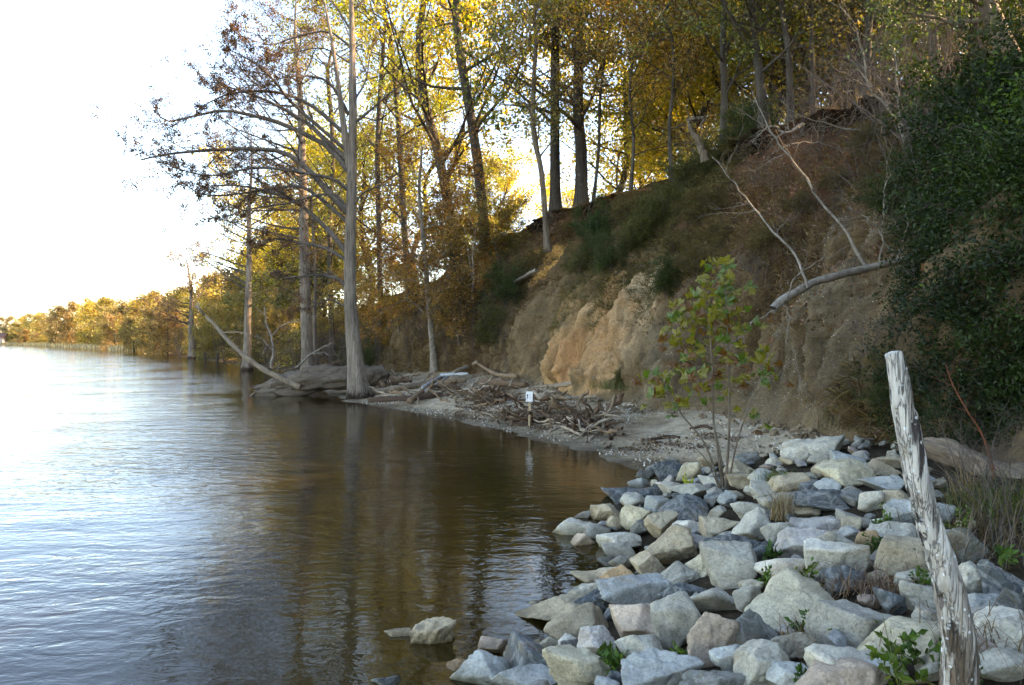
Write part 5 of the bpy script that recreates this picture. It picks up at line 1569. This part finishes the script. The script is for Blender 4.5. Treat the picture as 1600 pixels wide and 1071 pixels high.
for i, (x, y, s) in enumerate(sorted(BR)):
    p = hit(x, y)
    if p is None: continue
    near = 'along the wooded bank left of the sign' if x < 800 else 'on the bluff crest' if x < 1200 else 'on the shaded upper bluff at the right'
    k = [b_ for b_ in sorted(BR) if (b_[0] < 800) == (x < 800) and (b_[0] < 1200) == (x < 1200)].index((x, y, s))
    nth = ORD[k] if k < 8 else ('ninth', 'tenth', 'eleventh', 'twelfth', 'thirteenth', 'fourteenth', 'fifteenth', 'sixteenth', 'seventeenth', 'eighteenth', 'nineteenth', 'twentieth', 'twenty-first', 'twenty-second', 'twenty-third', 'twenty-fourth', 'twenty-fifth', 'twenty-sixth', 'twenty-seventh', 'twenty-eighth')[k - 8]
    spawn(brush[i % 3], p - [0, 0, 0.05], i * 2.1, s, f'tangled leafless grey bush {near}, {nth} from the left', 'leafless bushes', None)

# shrubs that grow on the face of the bluff
G1, G2, G3 = (0.04, 0.058, 0.012), (0.085, 0.085, 0.02), (0.12, 0.09, 0.027)
SH = [(932, 380, 1.1, (0.03, 0.06, 0.012), 'dark green cedar-like bush'), (905, 430, 0.9, G2, 'green shrub'), (960, 425, 0.9, G1, 'green shrub'), (1000, 400, 1.0, G2, 'green shrub'), (1035, 360, 1.0, G2, 'green shrub'), (1060, 400, 0.8, G3, 'olive shrub'), (1070, 310, 1.0, G2, 'green shrub'), (1100, 280, 1.0, G2, 'green shrub'),
      (1040, 460, 0.8, G1, 'green shrub'), (980, 350, 0.9, G3, 'olive shrub'), (940, 340, 0.7, G3, 'olive shrub'), (740, 510, 1.5, G1, 'green bush'), (790, 480, 1.4, G1, 'green bush'), (770, 540, 1.3, G2, 'green bush'),
      (720, 480, 1.3, G3, 'olive bush'), (820, 440, 1.2, G3, 'olive bush'), (1160, 225, 1.0, G1, 'green bush'), (1190, 210, 0.9, G1, 'green bush'), (1140, 250, 0.8, G2, 'green shrub'), (1090, 430, 0.7, G3, 'olive shrub'), (1130, 380, 0.6, G3, 'olive shrub'), (1300, 655, 0.3, G2, 'low green plant'), (1360, 660, 0.35, G3, 'low olive plant'),
      (1340, 625, 0.4, G3, 'low olive plant'), (1390, 640, 0.4, G1, 'low green plant'), (970, 603, 0.4, G2, 'low green plant'), (1350, 245, 0.6, G3, 'olive shrub'), (1400, 335, 0.7, G1, 'green shrub'), (1370, 225, 0.5, G2, 'green shrub'), (560, 585, 1.4, G1, 'green bush'), (525, 560, 1.5, G2, 'green bush'), (575, 565, 1.2, G2, 'green bush'), (1170, 240, .8, G2, 'green shrub'), (1090, 350, .8, G3, 'olive shrub'), (890, 375, .6, G3, 'olive shrub'),
      (1010, 340, .8, G3, 'olive shrub'), (1050, 340, .8, G2, 'green shrub'), (980, 395, .8, G2, 'green shrub'), (940, 405, .8, G1, 'green shrub'), (1120, 330, .7, G3, 'olive shrub'), (1190, 390, .5, G3, 'olive shrub'), (1250, 330, .5, G3, 'olive shrub'), (1310, 300, .5, G3, 'olive shrub'), (1420, 300, .7, G1, 'green shrub'), (1430, 380, .6, G1, 'green shrub'), (1380, 600, .4, G3, 'olive shrub')]
sh_n = Counter(s_[4] for s_ in SH); sh_s = Counter()
for i, (x, y, s, c, nm) in enumerate(sorted(SH, key=lambda s_: s_[0])):
    p = hit(x, y)
    if p is None: continue
    sh_s[nm] += 1
    NTH = ORD + ['ninth', 'tenth', 'eleventh', 'twelfth', 'thirteenth', 'fourteenth', 'fifteenth', 'sixteenth', 'seventeenth', 'eighteenth', 'nineteenth', 'twentieth', 'twenty-first', 'twenty-second', 'twenty-third', 'twenty-fourth', 'twenty-fifth']
    l = f'{nm} on the slope below the crest' if sh_n[nm] == 1 else f'{nm} growing on the bluff face, {NTH[sh_s[nm] - 1]} such from the left'
    spawn(shr[i % 3], p - [0, 0, 0.1], i * 1.3, s, l, 'shrubs on the bluff', c, tilt=(0.3, -0.3))

# the dark evergreen thicket at the right
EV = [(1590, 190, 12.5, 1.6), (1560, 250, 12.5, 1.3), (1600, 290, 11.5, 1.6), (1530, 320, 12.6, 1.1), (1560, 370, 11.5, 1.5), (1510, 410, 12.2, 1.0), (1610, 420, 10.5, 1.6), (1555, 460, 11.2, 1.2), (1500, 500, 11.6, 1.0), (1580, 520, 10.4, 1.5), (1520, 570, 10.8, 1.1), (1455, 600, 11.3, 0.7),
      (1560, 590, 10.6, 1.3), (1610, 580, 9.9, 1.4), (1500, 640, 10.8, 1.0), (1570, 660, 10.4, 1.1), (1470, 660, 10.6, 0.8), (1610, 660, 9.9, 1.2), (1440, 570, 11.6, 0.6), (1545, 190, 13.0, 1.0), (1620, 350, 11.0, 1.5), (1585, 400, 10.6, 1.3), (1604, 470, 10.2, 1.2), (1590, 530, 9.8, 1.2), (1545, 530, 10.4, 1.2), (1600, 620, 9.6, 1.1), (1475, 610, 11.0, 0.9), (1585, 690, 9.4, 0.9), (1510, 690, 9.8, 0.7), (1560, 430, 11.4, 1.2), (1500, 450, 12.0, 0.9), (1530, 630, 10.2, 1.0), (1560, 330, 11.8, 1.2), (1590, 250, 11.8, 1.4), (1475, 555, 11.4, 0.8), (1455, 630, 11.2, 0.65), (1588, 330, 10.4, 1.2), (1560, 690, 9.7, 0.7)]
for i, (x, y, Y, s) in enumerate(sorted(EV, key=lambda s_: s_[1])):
    x += 6
    s *= 1.1
    p = at(x, y + 0.55 * s * FOC / Y, Y)
    num = ['second', 'third', 'fourth', 'fifth', 'sixth', 'seventh', 'eighth', 'ninth', 'tenth', 'eleventh', 'twelfth', 'thirteenth', 'fourteenth', 'fifteenth', 'sixteenth', 'seventeenth', 'eighteenth', 'nineteenth', 'twentieth', 'twenty-first', 'twenty-second']
    half = len(EV) // 2
    vert = 'topmost' if i == 0 else 'lowest' if i == len(EV) - 1 else f'{num[i - 1]} from the top' if i <= half else f'{num[len(EV) - 2 - i]} from the bottom'
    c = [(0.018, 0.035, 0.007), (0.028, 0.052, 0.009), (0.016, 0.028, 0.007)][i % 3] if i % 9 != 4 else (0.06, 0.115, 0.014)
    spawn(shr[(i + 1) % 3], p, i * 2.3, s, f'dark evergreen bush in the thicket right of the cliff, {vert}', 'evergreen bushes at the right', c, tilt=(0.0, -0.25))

# ------------------------------------------------------------------ fallen tree and bare saplings on the bluff
def bare(name, label, base_i, lines, cat, seed, mat='pale', twigs=6, group=None):
    """lines: list of (pixel polyline, depth start, depth end, radius)"""
    rg = np.random.default_rng(seed)
    P_ = [np.array([at(x, y, y0 + (y1 - y0) * k / (len(px) - 1)) for k, (x, y) in enumerate(px)]) for px, y0, y1, r in lines]
    b = P_[0][0].copy()
    root = empty(name, b)
    tag(root, label, cat, group)
    for k, (pl, (_, _, _, r)) in enumerate(zip(P_, lines)):
        C_ = catmull(pl - b, 26)[None]
        C_ = C_ + 0.02 * np.cumsum(rg.normal(size=C_.shape), 1) * [1, 1, 0.7]
        C_[:, 0] = pl[0] - b
        rr = np.linspace(r, r * (0.8 if (k == 0 and cat == 'fallen tree') else 0.25), 26)[None]
        mb = MB().add(*tube_batch(C_, rr * (1 + 0.08 * rg.normal(size=rr.shape)), 9))
        if not (k == 0 and cat == 'fallen tree'):
            a, b_ = children(C_, rr, twigs, rg, (0.25, 1), (25, 65), 0.3, 0.6, 7, 0.18, 0.01, 0.5, rmin=0.005)
            mb.add(*tube_batch(a, b_, 5))
            a2, b2 = children(a, b_, 4, rg, (0.2, 1), (25, 65), 0.45, 0.5, 5, 0.2, 0.0, 0.6, rmin=0.003)
            mb.add(*tube_batch(a2, b2, 3))
        put('trunk' if k == 0 else 'branch', mb.mesh('branch', M[mat]), root)
    return root
bare('fallen_tree', 'pale fallen tree bridging the cliff, its bare branches reaching up left', 0, [
    ([(1207, 484), (1250, 456), (1300, 437), (1370, 418), (1430, 405), (1468, 401)], 13.70, 14.80, 0.08),
    ([(1355, 420), (1321, 354), (1287, 309), (1265, 271), (1242, 234), (1222, 206), (1201, 168), (1187, 144)], 14.40, 15.10, 0.0315),
    ([(1262, 450), (1243, 400), (1208, 359), (1184, 326), (1167, 299), (1150, 275), (1122, 240)], 13.80, 15.00, 0.0255),
    ([(1402, 410), (1377, 353), (1359, 335), (1327, 319)], 14.50, 14.10, 0.0195), ([(1373, 416), (1374, 360), (1373, 300), (1380, 250)], 14.40, 14.20, 0.0150), ([(1402, 406), (1420, 370), (1425, 330), (1440, 310)], 14.50, 14.10, 0.0135),
    ([(1222, 476), (1222, 527), (1233, 577), (1237, 622)], 13.75, 14.00, 0.0135), ([(1232, 468), (1238, 440), (1260, 420), (1312, 396)], 13.70, 13.30, 0.0135), ([(1210, 486), (1190, 500), (1165, 520), (1140, 535)], 13.70, 13.20, 0.0150)], 'fallen tree', 1)
bare('bare_sapling', 'pale bare sapling with crooked limbs under the upper right trees', 0, [([(1440, 285), (1418, 220), (1412, 172), (1414, 117), (1406, 70)], 17.0, 16.6, 0.0375), ([(1411, 199), (1387, 162), (1363, 131), (1356, 79), (1345, 41), (1320, 10)], 16.8, 16.4, 0.0300),
    ([(1390, 165), (1366, 141), (1339, 132), (1297, 107)], 16.8, 16.2, 0.0188), ([(1412, 150), (1462, 151), (1504, 158), (1540, 150)], 16.7, 16.2, 0.0210), ([(1415, 200), (1450, 215), (1490, 240)], 16.9, 16.4, 0.0150), ([(1363, 150), (1330, 146), (1304, 144)], 16.7, 16.3, 0.0150)], 'bare tree', 2)
bare('bare_sapling', 'thin pale bare sapling lying across the brown upper slope', 0, [([(1345, 205), (1310, 200), (1270, 190), (1240, 175), (1228, 150)], 18.5, 18.0, 0.0225), ([(1310, 232), (1270, 222), (1235, 228), (1205, 240)], 18.3, 17.6, 0.0135)], 'bare tree', 3)
bare('root_snag', 'knotted pale root sticking out of the crest above the fallen tree', 0, [([(1255, 195), (1235, 205), (1215, 208), (1200, 215)], 20.0, 19.4, 0.0525), ([(1225, 207), (1210, 200), (1200, 208), (1190, 228)], 19.6, 19.3, 0.0300)], 'root', 4)
bare('dead_snag', 'leaning dead snag with a dark stub arm on the crest', 0, [([(1102, 252), (1096, 225), (1088, 200), (1083, 180)], 25.5, 25.4, 0.16), ([(1087, 188), (1102, 183), (1102, 200)], 25.4, 25.2, 0.09), ([(1086, 184), (1072, 186), (1064, 192)], 25.4, 25.2, 0.06)], 'dead tree', 5, 'tanbark', 2)
bare('fallen_tree', 'long grey trunk lying down the slope left of the orange soil patch', 0, [([(722, 486), (760, 464), (800, 444), (838, 424)], hit(722, 486)[1] - 1.0, hit(838, 424)[1] - 1.3, 0.10)], 'fallen tree', 6, 'pale', 0)
bare('bare_sapling', 'small white bare sapling on the dark slope beside the beech', 0, [([(736, 470), (742, 430), (744, 390), (752, 340)], 36.0, 36.0, 0.045), ([(740, 440), (730, 400), (722, 360)], 36.0, 35.5, 0.025)], 'bare tree', 7)
bare('bare_sapling', 'crooked pale dead sapling at the bank left of the tall straight cypress', 0, [([(425, 575), (428, 540), (418, 505), (412, 480)], 42, 42, 0.09), ([(427, 545), (418, 540), (408, 550)], 42, 41, 0.05), ([(424, 525), (440, 510), (470, 500), (500, 495)], 42, 41, 0.04)], 'bare tree', 8)
bare('bare_sapling', 'pale branch arching up from the drift behind the fallen trunk', 0, [([(462, 575), (485, 556), (505, 545), (522, 535)], 38, 37, 0.07), ([(490, 553), (505, 552), (516, 556)], 37.5, 37, 0.04)], 'bare tree', 9)

# --- roots hanging out under the sod, and grass on the slope
rg = np.random.default_rng(77)
ci = np.where((np.abs(Tf - 0.955) < 0.012) & (q[:, 1] > 12) & (q[:, 1] < 45))[0]
s_ = q[rg.choice(ci, 420)]
Pn = np.empty((420, 6, 3)); Pn[:, 0] = s_
dv = norm(np.stack([rg.normal(size=420) - 0.9, rg.normal(size=420) - 0.3, -0.6 + 0.5 * rg.normal(size=420)], 1))
for k in range(1, 6):
    Pn[:, k] = Pn[:, k - 1] + dv * rg.uniform(0.06, 0.2, 420)[:, None]
    dv = norm(dv + rg.normal(size=(420, 3)) * 0.3 + [0, 0, -0.3])
tag(put('hanging_roots', mesh('hanging_roots', *tube_batch(Pn, np.linspace(0.014, 0.004, 6)[None] * np.ones((420, 1)), 4), None, M['tanbark'])), 'thin roots hanging from under the sod at the crest', 'roots', kind='stuff')

def slope_grass(name, label, centres, color, n, h, seed):
    rg = np.random.default_rng(seed)
    pts = []
    for x, y, r in centres:
        c = hit(x, y)
        if c is None: continue
        dd = np.linalg.norm(q - c, axis=1) + 0.5 * r * fbm(q * 1.1, 3, seed)
        ii = np.where((dd < r) & (Tf < 1.1))[0]
        if len(ii): pts.append(rg.choice(ii, int(n * r * r)))
    ii = np.concatenate(pts)
    B0 = q[ii] + rg.normal(size=(len(ii), 3)) * 0.05
    m = len(B0); k = 3
    t = np.linspace(0, 1, k)
    d = norm(-inl2[ii] * 0.6 + rg.normal(size=(m, 3)) * 0.45 + [0, 0, 0.75])
    L = (h * rg.uniform(0.4, 1.2, m))[:, None, None]
    P_ = B0[:, None] + d[:, None] * t[None, :, None] * L
    P_[..., 2] -= (t ** 2)[None] * L[..., 0] * 0.55
    sd_ = norm(np.cross(d, rg.normal(size=(m, 3))))[:, None] * (0.013 * (1 - 0.85 * t))[None, :, None]
    V = np.stack([P_ - sd_, P_ + sd_], 2)
    idx = np.arange(m * k * 2).reshape(m, k, 2)
    Qd = np.stack([idx[:, :-1, 0], idx[:, :-1, 1], idx[:, 1:, 1], idx[:, 1:, 0]], -1).reshape(-1, 4)
    o = put(name, mesh(name, V.reshape(-1, 3), Qd, None, M['grass']), None, None, color)
    tag(o, label, 'grass', kind='stuff')
slope_grass('slope_grass', 'green grass covering the upper middle of the bluff', [(1000, 380, 2.3), (1050, 330, 2.2), (950, 420, 1.8), (1090, 290, 2.0), (1040, 430, 1.5), (900, 460, 1.4), (1140, 240, 1.5), (980, 330, 1.4)], (0.10, 0.088, 0.03), 900, 0.45, 1)
slope_grass('dry_slope_grass', 'dry brown grass and weeds on the darker slopes', [(740, 520, 3.0), (800, 470, 2.4), (770, 420, 2.4), (830, 400, 1.6), (900, 350, 1.5), (1110, 400, 1.6), (1180, 330, 1.8), (1330, 250, 1.8), (1260, 360, 1.6), (1200, 440, 1.2), (1400, 320, 1.4), (1330, 640, 1.0), (1380, 660, 1.0), (1420, 250, 1.6), (700, 560, 3.0), (640, 560, 3.4), (570, 560, 3.5)], (0.14, 0.088, 0.04), 520, 0.5, 2)

# ------------------------------------------------------------------ far bank: reed flat and a house
rg = np.random.default_rng(88)
Y = rg.uniform(170, 420, 9000)
xs = np.interp(Y, SHORE[:, 1][18:], SHORE[:, 0][18:])
X = xs + rg.uniform(-3, 14, 9000)
B0 = np.stack([X, Y, np.full(9000, 0.0)], 1)
h = rg.uniform(0.5, 1.6, 9000)
V = np.stack([B0 + [-0.12, 0, 0], B0 + [0.12, 0, 0], B0 + np.stack([rg.normal(size=9000) * .2, 0 * h, h], 1)], 1).reshape(-1, 3)
o = put('reeds', mesh('reeds', V, None, np.arange(27000).reshape(-1, 3), M['straw'], False), None, None, (0.50, 0.38, 0.18))
tag(o, 'pale sunlit reed bed along the far bank', 'reeds', kind='stuff')
hb = at(-2, 533, 385); hb[2] = 0.3
hs = empty('house', hb)
tag(hs, 'tiny house with a red roof on the far bank at the left border', 'house')
put('wall', MB().box((-4, -3, 0), (4, 3, 3.2)).mesh('wall', M['siding'], False), hs)
put('roof', MB().add([(-4.5, -3.5, 3.2), (4.5, -3.5, 3.2), (4.5, 3.5, 3.2), (-4.5, 3.5, 3.2), (-4.5, 0, 5.6), (4.5, 0, 5.6)], [(0, 1, 5, 4), (2, 3, 4, 5), (0, 3, 2, 1)], [(0, 4, 3), (1, 2, 5)]).mesh('roof', M['roof'], False), hs)
for x in (-2.2, 2.0):
    put('window', MB().box((x - 0.5, -3.04, 1.1), (x + 0.5, -2.98, 2.2)).mesh('window', M['glass'], False), hs)
